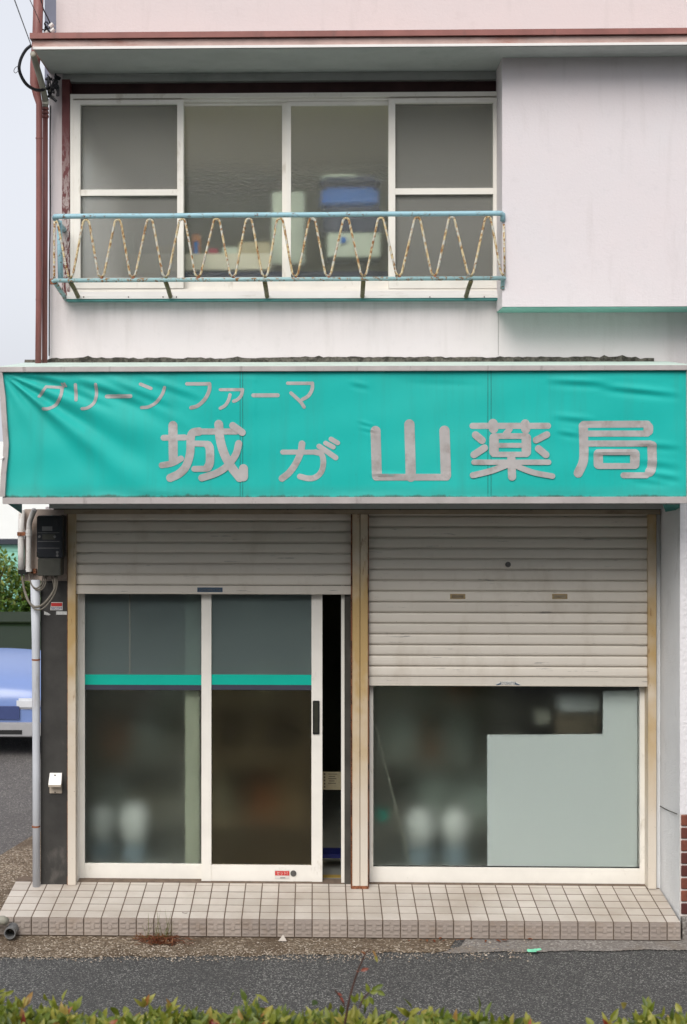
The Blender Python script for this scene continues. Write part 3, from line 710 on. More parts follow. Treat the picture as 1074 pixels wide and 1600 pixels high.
mb = MB().box(XL + .04, XL + .08, SWY0, SWY1, SWZ0, SWZ0 + .05).box(XL + .04, XL + .08, SWY0, SWY1, SWZ1 - .05, SWZ1).box(XL + .04, XL + .08, SWY0, SWY0 + .05, SWZ0 + .05, SWZ1 - .05).box(XL + .04, XL + .08, SWY1 - .05, SWY1, SWZ0 + .05, SWZ1 - .05).box(XL + .04, XL + .08, 1.25, 1.3, SWZ0 + .05, SWZ1 - .05)
o = mb.build('window', 'alu', B); tag(o, 'added unseen side window letting daylight into the upper room')
MB().box(XL + .12, XR, .01, 6, 2.42, 3.44).build('floor_slab', 'dark_panel', B)

# ---- pillar with brick facing at the right
xp0, xp1 = PX(1031.5, .02, 1200), PX(1062.3, -.43, 1200)
mb = MB(); mb.prism_z([(xp0, .03), (xp1, -.43), (XR, -.43), (XR, .03)], ZG - .05, 2.55)
mb.build('pillar', 'pillar', B)
zbr = PZ(1271.5, -.43, 1070)
MB().box(xp1 + .001, XR, -.4355, -.4302, zbr, 2.54).build('pillar_render', 'pillar_front', B)
MB().box(xp1 + .0005, XR, -.433, -.4301, PZ(1431, -.43, 1070), zbr - .0005).build('brick_bed', 'mortar', B)
bh = .0620; pitch = (PZ(1274, -.44, 1070) - PZ(1274 + 19.7*7, -.44, 1070)) / 7
bme = shared(MB().box(-.1, .1, -.010, 0, 0, bh), 'brick', 'brick', bevel=.004)
bme2 = shared(MB().box(-.045, .045, -.010, 0, 0, bh), 'half_brick', 'brick', bevel=.004)
for k in range(8):
    z = PZ(1290.5, -.44, 1070) - k * pitch; x = xp1 + .006
    if k % 2: place('brick', bme2, B, (x + .045, -.4331, z)); x += .10
    for j in range(4): place('brick', bme, B, (x + .1, -.4331, z + random.uniform(-.001, .001))); x += .21
mb = MB(); mb.tube(smooth_pts([P(1031, 1259, .0) + Vector((0, -.01, 0)), P(1047, 1266, -.2) + Vector((-.012, 0, 0)), P(1061, 1272, -.435) + Vector((-.01, 0, 0))]), .003, 6)
tag(mb.build('loose_wire', 'cable_black', loc=tuple(P(1031, 1259, 0))), 'thin dark wire running across the side of the white pillar', 'wire')
MB().box(xp1 + .004, XR, -.48, -.4302, ZG - .04, PZ(1432, -.44, 1070)).build('plinth', 'concrete', B)

# ================================================================== AWNING SIGN
xs0, xs1 = PX(2, YS), PX(1073, YS)
zs1, zs0 = PZ(572.5, YS, 300), PZ(787, YS, 300)
SG = empty('awning_sign', (0, YS, zs0), 'turquoise canvas shop sign with grey Japanese lettering across the front above the shutters', 'sign')
def sz(py, px=537): return P(px, py, YS).z
def fold(px, py):
    dx, dy = px - 0, py - 580; r = math.hypot(dx, dy); h = 0
    if r > 1:
        a = math.degrees(math.atan2(max(dy, 0), max(dx, .1))); gr = min(1, r/45) * math.exp(-(r/260)**2)
        for a0, wd, am in ((7, 3, .006), (14, 4, -.010), (23, 4.2, .013), (31.5, 3.6, -.014), (39, 4, .020), (48, 5, -.013), (60, 7, .006), (72, 6, -.004)):
            h += am * math.exp(-((a-a0)/wd)**2) * gr
    # diagonal folds hanging from the top rail
    for x0, sl, ln, am, wd in ((62, .40, 120, .007, 6), (108, .36, 130, .007, 7), (158, .42, 120, .006, 6), (212, .34, 110, .005, 6), (150, .55, 170, .004, 11)):
        t = (px - x0) / ln
        if 0 < t < 1:
            d = (py - (584 + (px - x0)*sl)); h += am * math.exp(-(d/wd)**2) * math.sin(math.pi*t)
            h -= am * .8 * math.exp(-((d-wd*1.8)/wd)**2) * math.sin(math.pi*t)
    # slack at the right
    for y0, x0, x1, am, wd, sl in ((592, 850, 960, .009, 5, .05), (601, 930, 1068, .011, 5, .10), (648, 860, 935, .007, 5, .10), (672, 868, 910, .006, 4, .16), (690, 985, 1068, .007, 5, .08), (716, 985, 1068, .006, 6, .12), (735, 1000, 1066, .009, 5, .16), (706, 905, 1005, .006, 4, .02), (745, 985, 1050, .006, 5, .10),
                                   (657, 558, 588, .005, 2.5, .3), (668, 562, 590, .004, 2.5, .2), (740, 575, 640, .006, 3, .06), (596, 545, 580, .005, 4, .2), (590, 620, 760, .003, 5, .03)):
        t = (px - x0)/(x1 - x0)
        if 0 < t < 1:
            d = py - (y0 + (px - x0)*sl); s = math.sin(math.pi*t); h += am*s*(math.exp(-(d/wd)**2) - .8*math.exp(-((d-1.7*wd)/wd)**2))
    h += .004 * math.sin(px*.011 + py*.006) + .0022*math.sin(px*.031 - py*.017) + .0012*math.sin(py*.09 + px*.02)
    h *= (1.1 if px < 400 else .75); e = min(1, (py - 578)/14, (780 - py)/12, (1076 - px)/10, px/6 + .2); return h * max(0, e)
def inner_left(py):
    if py < 698: t = (py - 584)/114; return 1.0 + t*11.2
    return 12.2 - (py - 698)/80*6.0
def CP(px, py, off=0.0):
    p = P(px, py, YS + .012); p.y -= fold(px, py) + off; return p
mb = MB(); nx, ny = 330, 74
for j in range(ny + 1):
    py = 578.5 + j*(780 - 578.5)/ny; l = inner_left(py) - 2.0
    for i in range(nx + 1): mb.v.append(CP(l + (1073 - l)*i/nx, py))
for j in range(ny):
    for i in range(nx):
        a = j*(nx+1)+i; mb.f.append((a, a+nx+1, a+nx+2, a+1)); mb.tint.append(0)
cv = mb.build('canvas', 'canvas', SG, smooth=True, recalc=False)
# seams of doubled cloth
for sx in (375, 379, 762, 767):
    mb = MB()
    for k in range(60):
        y0, y1 = 580 + k*198/60, 580 + (k+1)*198/60
        mb.face([CP(sx, y0, .0012), CP(sx, y1, .0012), CP(sx + 1.1, y1, .0014), CP(sx + 1.1, y0, .0014)])
    mb.build('seam', 'canvas_dark', cv, recalc=False)
# rails
mb = MB(); mb.prism([(xs0 - .02, sz(581.5, 0)), (PX(1090, YS), sz(578.5, 1074)), (PX(1090, YS), sz(570.5, 1074)), (xs0 - .02, sz(573.5, 0))], YS - .012, YS + .03); mb.build('frame_rail', 'sign_alu', SG, bevel=.002)
mb = MB(); mb.prism([(xs0 + .01, sz(787.5, 0)), (PX(1090, YS), sz(786.5, 1074)), (PX(1090, YS), sz(776, 1074)), (xs0 + .01, sz(777.5, 0))], YS - .012, YS + .03); mb.build('frame_rail', 'sign_alu', SG, bevel=.002)
lp = [(-4.5, 580.5), (.5, 620), (3, 660), (5.5, 695), (4.5, 712), (1.5, 740), (-.5, 776)]
mb = MB()
for (x0, y0), (x1, y1) in zip(lp, lp[1:]):
    a, b2 = P(x0, y0, YS - .008), P(x1, y1, YS - .008); wdt = Vector((.029, 0, 0)); d = Vector((0, .04, 0))
    mb.face([a, b2, b2 + wdt, a + wdt]); mb.face([a + wdt, b2 + wdt, b2 + wdt + d, a + wdt + d]); mb.face([a + d, b2 + d, b2, a]); mb.face([b2 + d, a + d, a + wdt + d, b2 + wdt + d])
tag(mb.build('frame_rail', 'sign_alu', SG, recalc=False), 'left end rail bent inwards')
MB().box(PX(1073, YS), PX(1090, YS), YS - .008, YS + .03, sz(776, 1074), sz(578.6, 1074)).build('frame_rail', 'sign_alu', SG)
# small torn clip on the bent rail
MB().tube(smooth_pts([P(-2, 713, YS - .012), P(2, 717, YS - .02), P(6, 714, YS - .015)]), .004, 6).build('rail_clip', 'alu_white', SG)
# sheet roof from the wall down to the top rail, end cloths, back cloth
zr0, zr1 = PZ(566, YW, 300), sz(573, 300)
xr0, xr1 = PX(39, YW), PX(1090, YS)
mb = MB(); q = [Vector((xs0 - .01, YS + .012, zr1 + .004)), Vector((xr1, YS + .012, zr1 + .004)), Vector((xr1, YW - .002, zr0)), Vector((xr0, YW - .002, zr0))]
mb.face(q); mb.face([p - Vector((0, 0, .006)) for p in reversed(q)]); mb.face([q[0], q[0] - Vector((0, 0, .006)), q[1] - Vector((0, 0, .006)), q[1]]); mb.face([q[3] - Vector((0, 0, .006)), q[0] - Vector((0, 0, .006)), q[0], q[3]])
mb.build('roof_sheet', 'mint_sheet', SG, recalc=False)
mb = MB(); q = [Vector((xs0 + .012, YS + .03, zs0 + .01)), Vector((xs0 + .012, YS + .03, zr1 - .01)), Vector((xr0 + .012, YW - .004, zr0 - .02)), Vector((PX(36, YW), YW - .03, PZ(803, YW))) ]
mb.face(q); mb.build('end_cloth', 'canvas_dark', SG, recalc=False)
xq = xr1 - .01; mb = MB(); mb.face([(xq, YS + .03, zs0 + .01), (xq, YW - .004, zs0 - .02), (xq, YW - .004, zr0 - .02), (xq, YS + .03, zr1 - .01)]); mb.build('end_cloth', 'canvas_dark', SG, recalc=False)
mb = MB(); q = [P(1036, 788, -.6), P(1062, 788, -.6), P(1062, 796, -.35), P(1040, 800, -.30)]; mb.face(q); mb.build('cloth_flap', 'canvas_dark', SG, recalc=False)
# brackets below
for px in (222, 450, 625, 829):
    p = P(px, 790, -.10)
    MB().box(p.x - .02, p.x + .02, -.13, -.002, zs0 + .03, zs0 + .055).box(p.x - .006, p.x + .006, -.13, -.12, PZ(797, -.12), zs0 + .055).box(p.x + .012, p.x + .02, -.13, -.12, PZ(795, -.12), zs0 + .05).build('bracket', 'dark_stainless', SG)
    MB().tube([(p.x, -.10, zs0 + .03), (p.x, YS + .03, zs0 + .012)], .012, 8).build('stay', 'dark_stainless', SG)

# ---- lettering: cut sheet strokes lying on the cloth
SC1, SC2 = 240/1074, 160/1074
LET = [
 ('character', 50, 585, SC1, [([(100,85),(75,122),(48,153)],20,1),([(98,86),(205,90)],20,0),([(208,90),(203,150),(168,208),(122,238),(82,241)],22,1),([(208,64),(222,86)],13,0),([(226,62),(238,82)],13,0)]),
 ('character', 50, 585, SC1, [([(304,72),(309,178)],23,0),([(448,70),(450,150),(430,203),(390,234),(352,240)],22,1)]),
 ('character', 50, 585, SC1, [([(522,154),(690,152)],27,0)]),
 ('character', 50, 585, SC1, [([(760,68),(833,98)],23,0),([(928,92),(910,142),(870,195),(815,227),(766,232)],22,1)]),
 ('character', 280, 585, SC1, [([(55,66),(212,66)],24,0),([(213,66),(212,110),(182,172),(132,218),(84,233)],26,1)]),
 ('character', 280, 585, SC1, [([(288,107),(445,107)],21,0),([(445,107),(435,148),(407,178),(382,188)],23,1),([(357,142),(346,182),(322,218),(289,237)],23,1)]),
 ('character', 280, 585, SC1, [([(520,147),(690,146)],28,0)]),
 ('character', 280, 585, SC1, [([(760,62),(932,62)],23,0),([(932,62),(931,102),(906,148),(862,176)],25,1),([(783,130),(848,190),(874,228)],24,1)]),
 ('character', 240, 645, SC2, [([(205,133),(207,300),(210,500)],95,0),([(108,262),(330,258)],62,0),([(88,550),(200,528),(290,480)],64,1),([(470,196),(870,196)],64,0),([(480,196),(415,208),(392,260),(386,420),(345,556),(272,636),(178,682)],86,1),([(440,322),(570,325)],62,0),([(575,340),(592,380),(592,520),(570,572)],88,1),([(560,586),(430,588)],62,0),([(685,120),(700,280),(748,440),(820,570),(905,680)],92,1),([(945,585),(945,672)],94,0),([(895,322),(862,440),(770,560),(660,632),(508,682)],74,1),([(832,133),(932,206)],74,0)]),
 ('character', 420, 645, SC2, [([(148,412),(500,412)],52,0),([(490,412),(552,432),(574,510),(555,612),(495,674),(420,688),(328,668)],60,1),([(350,325),(335,420),(280,540),(212,630),(140,688)],70,1),([(530,352),(618,410),(704,470)],56,0),([(598,318),(678,360)],50,0),([(654,275),(724,315)],50,0)]),
 ('character', 560, 645, SC2, [([(182,190),(196,660)],105,0),([(537,122),(552,670)],108,0),([(905,188),(920,655)],108,0),([(185,675),(930,675)],70,0)]),
 ('character', 720, 645, SC2, [([(125,137),(915,137)],64,0),([(340,112),(345,166)],98,0),([(676,116),(681,172)],94,0),([(512,175),(470,225)],64,0),([(350,262),(350,412)],98,0),([(688,262),(688,412)],98,0),([(345,244),(692,244)],60,0),([(390,341),(650,341)],50,0),([(345,436),(692,436)],56,0),([(157,232),(224,288)],78,0),([(140,440),(250,368)],74,0),([(902,228),(790,286)],70,0),([(815,376),(892,440)],74,0),([(140,518),(920,518)],56,0),([(530,450),(538,670)],84,0),([(480,548),(320,608),(128,655)],64,1),([(590,562),(760,625),(960,664)],58,1)]),
 ('character', 885, 645, SC2, [([(180,122),(850,118)],72,0),([(860,150),(860,188)],100,0),([(200,218),(850,218)],64,0),([(178,140),(184,400),(174,520),(124,632)],96,1),([(200,322),(880,322)],64,0),([(898,345),(898,560),(872,622)],96,1),([(840,655),(600,655)],62,0),([(335,430),(335,540)],98,0),([(718,430),(718,540)],98,0),([(335,412),(720,412)],62,0),([(335,558),(720,558)],62,0)]),
]
def stroke_mesh(mb, pts, wd, off, edge=.0022):
    n = max(2, int(sum((Vector(b)-Vector(a)).length for a, b in zip(pts, pts[1:]))/2.2))
    # resample
    seg = [Vector(p) for p in pts]; L = [0]
    for a, b in zip(seg, seg[1:]): L.append(L[-1] + (b-a).length)
    res = []
    for k in range(n + 1):
        s = L[-1]*k/n; i = 0
        while i < len(L)-2 and s > L[i+1]: i += 1
        t = (s - L[i])/max(1e-6, L[i+1]-L[i]); res.append(seg[i].lerp(seg[i+1], t))
    r = wd/2; left, right = [], []
    for k, p in enumerate(res):
        d = (res[min(k+1, n)] - res[max(k-1, 0)]).normalized(); e = Vector((-d.y, d.x)); left.append(p + e*r); right.append(p - e*r)
    d0 = (res[1]-res[0]).normalized(); d1 = (res[-1]-res[-2]).normalized()
    def cap(c, d, e): return [c + (e*math.cos(t) + d*math.sin(t))*r for t in [math.pi*k/10 for k in range(1, 10)]]
    e0, e1 = Vector((-d0.y, d0.x)), Vector((-d1.y, d1.x))
    capA = cap(res[0], -d0, e0); capB = cap(res[-1], d1, e1)
    for k in range(n):
        m0, m1 = res[k], res[k+1]
        for A0, A1 in ((left[k], left[k+1]), (right[k], right[k+1])):
            mb.face([CP(*A0, off), CP(*A1, off), CP(*m1, off), CP(*m0, off)] if A0 is left[k] else [CP(*m0, off), CP(*m1, off), CP(*A1, off), CP(*A0, off)])
    for c, ring in ((res[0], [left[0]] + capA + [right[0]]), (res[-1], [left[-1]] + capB + [right[-1]])):
        for a, b in zip(ring, ring[1:]): mb.face([CP(*c, off), CP(*a, off), CP(*b, off)])
    loop = left + capB + right[::-1] + capA[::-1]
    for a, b in zip(loop, loop[1:] + loop[:1]): mb.face([CP(*a, off), CP(*b, off), CP(*b, 0.0), CP(*a, 0.0)])
for nm, ox, oy, sc, strokes in LET:
    mb = MB()
    for i, (pts, wd, sm) in enumerate(strokes):
        q = [(ox + x*sc, oy + y*sc) for x, y in pts]
        if sm: q = [(v.x, v.y) for v in smooth_pts([(x, y, 0) for x, y in q], 7)]
        stroke_mesh(mb, q, wd*sc, .0014 + i*.0003)
    mb.build(nm, 'letter', SG, recalc=True)

# ================================================================== WINDOW RAILING
YR = -.47
RL = empty('window_railing', tuple(P(437, 440, YR)), 'rusting pale blue steel railing with zigzag rods below the upstairs window', 'railing')
def rust_tube(name, pts, r, mat, n=10, sm=True): return MB().tube(pts, r, n).build(name, mat, RL, smooth=True)
tl, tr = P(84.5, 338.2, YR), P(787, 333.2, YR); bl, br = P(84, 438.3, YR), P(788, 434.6, YR)
ywl = YW + .005
rust_tube('top_rail', [Vector((tl.x + .012, ywl, tl.z - .035)), Vector((tl.x, YR + .10, tl.z - .012)), tl + Vector((-.001, .028, -.002)), tl + Vector((.004, .012, 0)), tl + Vector((.014, .003, 0)), tl + Vector((.03, 0, 0))] + [tl.lerp(tr, t) + Vector((0, 0, .0012*math.sin(t*19))) for t in (.12, .25, .4, .55, .7, .85)] + [tr + Vector((-.03, 0, 0)), tr + Vector((-.012, .002, -.001)), tr + Vector((-.003, .008, -.006)), tr + Vector((-.001, .018, -.018)), Vector((tr.x - .002, YB - .001, tr.z - .04))], .0150, 'rail_blue', 12)
rust_tube('bottom_rail', [bl, bl.lerp(br, .5), br], .0125, 'rail_low', 10)
rust_tube('side_rail', [bl, Vector((bl.x + .02, ywl, bl.z - .075))], .0135, 'rail_low', 10)
rust_tube('side_rail', [br, Vector((br.x - .004, YB - .001, br.z - .01)), Vector((br.x - .006, YB - .0005, br.z - .06))], .0125, 'rail_low', 10)
MB().tube([bl + Vector((-.006, .02, -.02)), bl + Vector((-.006, .02, .012))], .019, 8).build('elbow', 'rust', RL)
rust_tube('end_post', [P(93, 345, YR + .15), P(95, 436, YR + .15)], .016, 'rail_blue')
rust_tube('zigzag_rod', smooth_pts([P(85.5, 346, YR), P(85, 390, YR), P(85, 436, YR)]), .0068, 'rod_rust', 8)
peaks = [134.8, 184.4, 234.2, 285, 338.7, 389, 437.6, 487.9, 540.9, 595.2, 652.3, 705.9, 762.7]
valls = [109.8, 158.3, 207.4, 258.8, 309.5, 364, 414, 461.5, 513, 568.4, 623.5, 678.6, 735.4, 787.5]
pt = lambda x: 344.6 - (x - 85)*.0075
pv = lambda x: 434.0 - (x - 85)*.0045
for i, pk in enumerate(peaks):
    v0, v1 = valls[i], valls[i+1]; jt = random.uniform(-.4, .4)
    pts = [P(v0 + .6, pv(v0), YR), P(v0 + 4.6, pv(v0) - 5, YR), P(pk - 6.2, pt(pk) + 10, YR), P(pk - 4.1, pt(pk) + 2.0, YR), P(pk + jt, pt(pk) - .6, YR), P(pk + 4.1, pt(pk) + 2.0, YR), P(pk + 6.2, pt(pk) + 10, YR), P(v1 - 4.6, pv(v1) - 5, YR), P(v1 - .6, pv(v1), YR)]
    q = [pts[0], pts[1]] + [pts[1].lerp(pts[2], t) for t in (.25, .5, .75)] + smooth_pts(pts[2:7], 4) + [pts[6].lerp(pts[7], t) for t in (.25, .5, .75)] + [pts[7], pts[8]]
    rust_tube('zigzag_rod', q, .0068, 'rod_rust', 8)
    MB().tube([P(v0 - 1, pv(v0) + 1, YR), P(v0 + 1, pv(v0) + 1, YR), P(v0 + 2, pv(v0) + 6, YR)], .011, 7).build('weld', 'rust' if i % 3 else 'bracket_moss', RL)
rust_tube('zigzag_rod', smooth_pts([P(88, 345, YR), P(92, 356, YR), P(102, 410, YR), P(107.5, 433, YR)]), .0068, 'rod_rust', 8)
rust_tube('zigzag_rod', [P(787.5, 350, YR + .02), P(789, 434, YR + .01)], .006, 'rod_rust', 8)
for px, xb in ((110, 122), (259, 266.5), (414, 417.5), (568, 566.5), (736, 728.5)):
    a = P(px, 440, YR); e = P(xb, 463, YF - .05)
    MB().tube([a, a.lerp(e, .55) + Vector((0, 0, .004)), e], .0135, 8).build('bracket', 'bracket_moss', RL, smooth=True)

# ================================================================== PIPES, WIRES, METER
YP = -.28
def pipe(name, label, cat, pts, r, mat, group=None, n=14):
    base = min(pts, key=lambda p: p[2]); root = empty(name, tuple(base), label, cat, group)
    MB().tube(pts, r, n).build('pipe', mat, root, smooth=True); return root
rp = pipe('rainwater_pipe', 'thick brown rainwater pipe running down the left corner past the eave', 'pipe',
     [P(61.5, -40, YP), P(58.5, 60, YP), P(55, 100, YP), P(54.6, 130, YP), P(58, 148, YP), P(61.5, 163, YP), P(61.5, 300, YP), P(61, 480, YP), P(60, 572, YP)],
     [.030, .030, .029, .029, .024, .0185, .0185, .0185, .0185], 'pipe_brown')
for py in (216, 468): MB().tube([P(56, py, YP), P(67, py, YP)], .0012, 6).build('strap', 'dark_brown', rp); c = P(61.3, py, YP); MB().tube([c - Vector((0,0,.004)), c + Vector((0,0,.004))], .0205, 14).build('strap', 'pipe_brown', rp)
c2 = pipe('brown_conduit', 'slim brown conduit close beside the thick pipe at the left corner', 'conduit', [P(71, 172, YP + .06), P(70.7, 340, YP + .06), P(70, 572, YP + .06)], .0165, 'pipe_brown')
for py in (170, 176, 182): cc = P(71, py, YP + .06); MB().tube([cc - Vector((0,0,.007)), cc + Vector((0,0,.007))], .0215, 14).build('collar', 'pipe_brown', c2)
gc = pipe('grey_conduit', 'grey bent conduit leading from under the eave into the brown one', 'conduit', smooth_pts([P(52, 84, -.5), P(57, 102, -.4), P(63, 122, YP - .06), P(68.5, 143, YP), P(71, 160, YP + .06), P(71, 168, YP + .06)]), .018, 'conduit_grey')
cc = P(71, 160, YP + .06); MB().tube([cc - Vector((0, 0, .012)), cc + Vector((0, 0, .012))], .022, 14).build('collar', 'shelf_cream', gc)
MB().tube(smooth_pts([P(80, 136, -.2), P(60, 141, -.38), P(42, 132, -.55), P(31, 112, -.64), P(32, 95, -.66), P(40, 79, -.68), P(49, 71, -.69)]), .0095, 8).build('tmp', 'cable_black').name = 'cable_loop'
tag(bpy.data.objects['cable_loop'], 'thick black service cable looping out beside the eave', 'cable')
MB().tube(smooth_pts([P(29, 103, -.66), P(24, 106, -.66), P(22, 111, -.66), P(25, 114, -.66), P(29, 110, -.66)]), .002, 6).build('cable_tie', 'wire_grey', bpy.data.objects['cable_loop'])
def wire(label, pts, r=.0035): tag(MB().tube(pts, r, 6).build('overhead_wire', 'wire_grey', loc=tuple(pts[-1])), label, 'wire')
wire('thin overhead wire crossing the sky to the eave corner', [P(12, -30, -3.0), P(49, 71, -.69)], .0028)
wire('thin overhead wire passing behind the brown pipe', [P(36, -25, -1.0), P(66, 42, -.2)], .0025)
tag(MB().tube(smooth_pts([P(62, -10, -.32), P(68, 14, -.28), P(74, 26, -.25), P(80, 40, -.2)]), .004, 6).build('drop_cable', 'cable_black', loc=tuple(P(80, 40, -.2))), 'black cable dropping to the fittings above the eave', 'cable')
mb = MB()
for k in range(9):
    a = P(random.uniform(66, 84), random.uniform(36, 54), -.22); e = P(random.uniform(66, 84), random.uniform(36, 54), -.2)
    mb.tube(smooth_pts([a, a.lerp(e, .5) + Vector((random.uniform(-.03, .03), 0, random.uniform(-.03, .03))), e], 4), .004, 5)
kn = mb.build('cable_clamp', 'cable_black', loc=tuple(P(78, 48, -.2))); tag(kn, 'knot of dark cables and clamps sitting on the eave', 'cable clamp')
for px, py in ((78, 42), (80, 50), (70, 54)): c = P(px, py, -.24); MB().tube([c, c + Vector((.02, 0, .018))], .013, 8).build('insulator', 'pvc_white', kn)
mb = MB()
for k in range(16):
    a = P(random.uniform(72, 92), random.uniform(112, 138), random.uniform(-.3, -.17)); e = P(random.uniform(74, 92), random.uniform(118, 165), random.uniform(-.26, -.16))
    mb.tube(smooth_pts([a, a.lerp(e, .5) + Vector((random.uniform(-.03, .03), 0, random.uniform(-.03, .03))), e], 4), random.choice((.004, .006, .009)), 6)
kn = mb.build('cable_bundle', 'cable_black', loc=tuple(P(80, 130, -.2))); tag(kn, 'tangle of black cables under the left end of the eave', 'cables')
for px, py in ((77, 144), (81, 155)): c = P(px, py, -.22); MB().tube([c, c + Vector((.008, 0, .02))], .012, 8).build('connector', 'conduit_grey', kn)
tag(MB().tube(smooth_pts([P(79.5, 165, -.17), P(78.5, 230, -.165), P(79, 330, -.165), P(77.3, 420, -.165), P(77, 556, -.165)]), .004, 6).build('wall_cable', 'cable_black', loc=tuple(P(77, 556, -.165))), 'thin dark cable running down the wall corner beside the pipes', 'cable')

# electricity meter
YM = -.11
mt = empty('electricity_meter', tuple(P(78, 900, 0)), 'dark electricity meter with glossy window on the left wall under the sign', 'meter')
pbox(57.5, 98, 806, 872, YM, .004).build('case', 'meter_body', mt, bevel=.006)
pbox(59, 95, 872.5, 900, YM - .004, .004).build('terminal_cover', 'meter_cover', mt, bevel=.004)
pbox(59.5, 92, 809, 831.5, YM - .004, YM).build('window', 'meter_body', mt, bevel=.002)
pbox(66, 82, 822.5, 829.5, YM - .006, YM - .004).build('name_plate', 'meter_label', mt)
pbox(66.5, 86, 834.5, 843, YM - .003, YM).build('display', 'meter_cover', mt)
for px, py in ((62, 838.5), (86, 838.5), (90, 863), (90, 868)): c = P(px, py, YM); MB().tube([c, c + Vector((0, -.006, 0))], .008, 10).build('screw', 'meter_label', mt)
for py in (832, 845.5, 856): pbox(59, 93, py, py + .9, YM - .002, YM).build('ridge', 'meter_label', mt)
pbox(57.5, 60.5, 863, 870, YM - .002, YM).build('notch', 'black_plastic', mt)
wp = pipe('white_conduit', 'white conduit left of the meter, held by a rusty clip', 'conduit', [P(34.2, 797, -.03), P(33, 830, -.03), P(33, 862, -.03), P(33.4, 893, -.03)], .0188, 'pvc_white')
pbox(27, 40, 831.5, 837, -.055, -.01).build('clip', 'rust', wp)
pbox(28.5, 42, 890.5, 897.5, -.058, -.005).build('clip', 'black_plastic', wp)
wq = pipe('short_conduit', 'short pale conduit touching the meter, bent at the top', 'conduit', smooth_pts([P(54, 797, -.10), P(50, 806, -.07), P(46.2, 818, -.05), P(45.5, 832, -.045), P(45.2, 860, -.045), P(44.8, 893, -.045)]), .0165, 'pvc_white')
for py in (830.5, 835.5, 891): c = P(45.4, py, -.045); MB().tube([c - Vector((0, 0, .008)), c + Vector((0, 0, .008))], .0205, 14).build('collar', 'pvc_white', wq)
pbox(48, 56, 889, 896, -.03, .002).build('clip', 'rust', wq)
def cable(label, pts, r=.0075, mat='cable_grey'):
    q = smooth_pts(pts, 7); tag(MB().tube(q, r*.72, 8).build('meter_cable', mat, loc=tuple(pts[0]), smooth=True), label, 'cable', 'cables under the meter')
cable('fat grey cable sagging from the white conduit to the meter', [P(34.5, 896, -.03), P(37.5, 918, -.04), P(44, 938, -.07), P(54, 948, -.09), P(68, 944, -.09), P(82, 927, -.085), P(86.5, 915, -.08), P(86, 899, -.07)], .0105)
cable('grey cable under the meter, lowest of the sagging loops', [P(35.5, 900, -.04), P(39, 922, -.05), P(48, 944, -.08), P(58, 953, -.10), P(71, 948, -.10), P(84.5, 930, -.09), P(89.5, 914, -.08), P(89, 899, -.07)], .0065)
for dx, dy, wh_ in ((0, 0, 'topmost'), (2.6, 1.8, 'middle'), (5, 3.2, 'lowest')):
    cable(wh_ + ' grey cable of the three short tight loops below the meter', [P(45.5, 893, -.045), P(46.5, 905, -.05), P(51 + dx*.4, 915.5 + dy, -.06), P(58 + dx, 919 + dy, -.07), P(65 + dx, 912 + dy, -.07), P(68 + dx*1.2, 899, -.06)], .0055)
cable('thin grey cable dropping straight from the meter', [P(80, 899, -.06), P(83, 908, -.07), P(84.5, 920, -.08), P(81, 931, -.09)], .0055)
# lower PVC pipe
dp = pipe('drain_pipe', 'pale grey plastic drain pipe standing beside the dark corner panel', 'pipe', [P(55.5, 906, -.03), P(56.3, 1000, -.03), P(57, 1200, -.03), P(57.2, 1386, -.03)], [.031, .025, .0232, .0232], 'pvc')
for py in (1030.5, 1291): c = P(56.6, py, -.03); MB().tube([c - Vector((0,0,.005)), c + Vector((0,0,.005))], .026, 14).build('strap', 'rust', dp)
# security sticker
st = empty('security_sticker', tuple(P(89, 953, -.004)), 'small red and white security sticker with blue lettering on the dark panel', 'sticker')
mb = MB(); mb.prism([(P(x, y, -.004).x, P(x, y, -.004).z) for x, y in ((78.5, 953.5), (98, 953.5), (98, 941), (80.5, 941))], -.004, -.0005); mb.build('backing', 'sticker_white', st)
pbox(80.2, 97.3, 942, 947.3, -.0052, -.0042).build('colour_field', 'red_print', st)
text_obj('lettering', 'SECOM', 'blue_print', st, P(88.5, 950.4, -.0055), .016, .064)
# intercom cover
ic = empty('intercom_cover', tuple(P(86, 1241, 0)), 'white hooded plastic intercom cover on the dark corner panel', 'intercom')
pbox(77.5, 97, 1208.5, 1240, -.010, 0).build('back_plate', 'shade_plastic', ic, bevel=.003)
def hood():
    mb = MB(); a, b2 = P(78, 1208, -.012), P(97, 1208, -.012); c, d = P(75.3, 1226.5, -.055), P(93.5, 1226.5, -.055); e = Vector((0, 1, 0))
    c.x = a.x - .001; d.x = b2.x + .001
    a2, b3 = Vector((a.x, -.002, a.z)), Vector((b2.x, -.002, b2.z)); c2_, d2 = Vector((a.x, -.002, c.z)), Vector((b2.x, -.002, c.z))
    mb.face([a, c, d, b2]); mb.face([a2, a, b2, b3]); mb.face([a2, c2_, c, a]); mb.face([b2, d, d2, b3]); return mb, c, d
mb, c_, d_ = hood(); mb.build('hood', 'white_plastic', ic, recalc=False)
MB().box(c_.x, d_.x, -.055, -.050, c_.z - .012, c_.z).build('hood_lip', 'shade_plastic', ic)
for px, py, yy in ((86.2, 1211.3, -.022), (86.4, 1237.8, -.0105)): c = P(px, py, yy); MB().tube([c, c + Vector((0, -.002, 0))], .0045, 8).build('screw', 'black_plastic', ic)

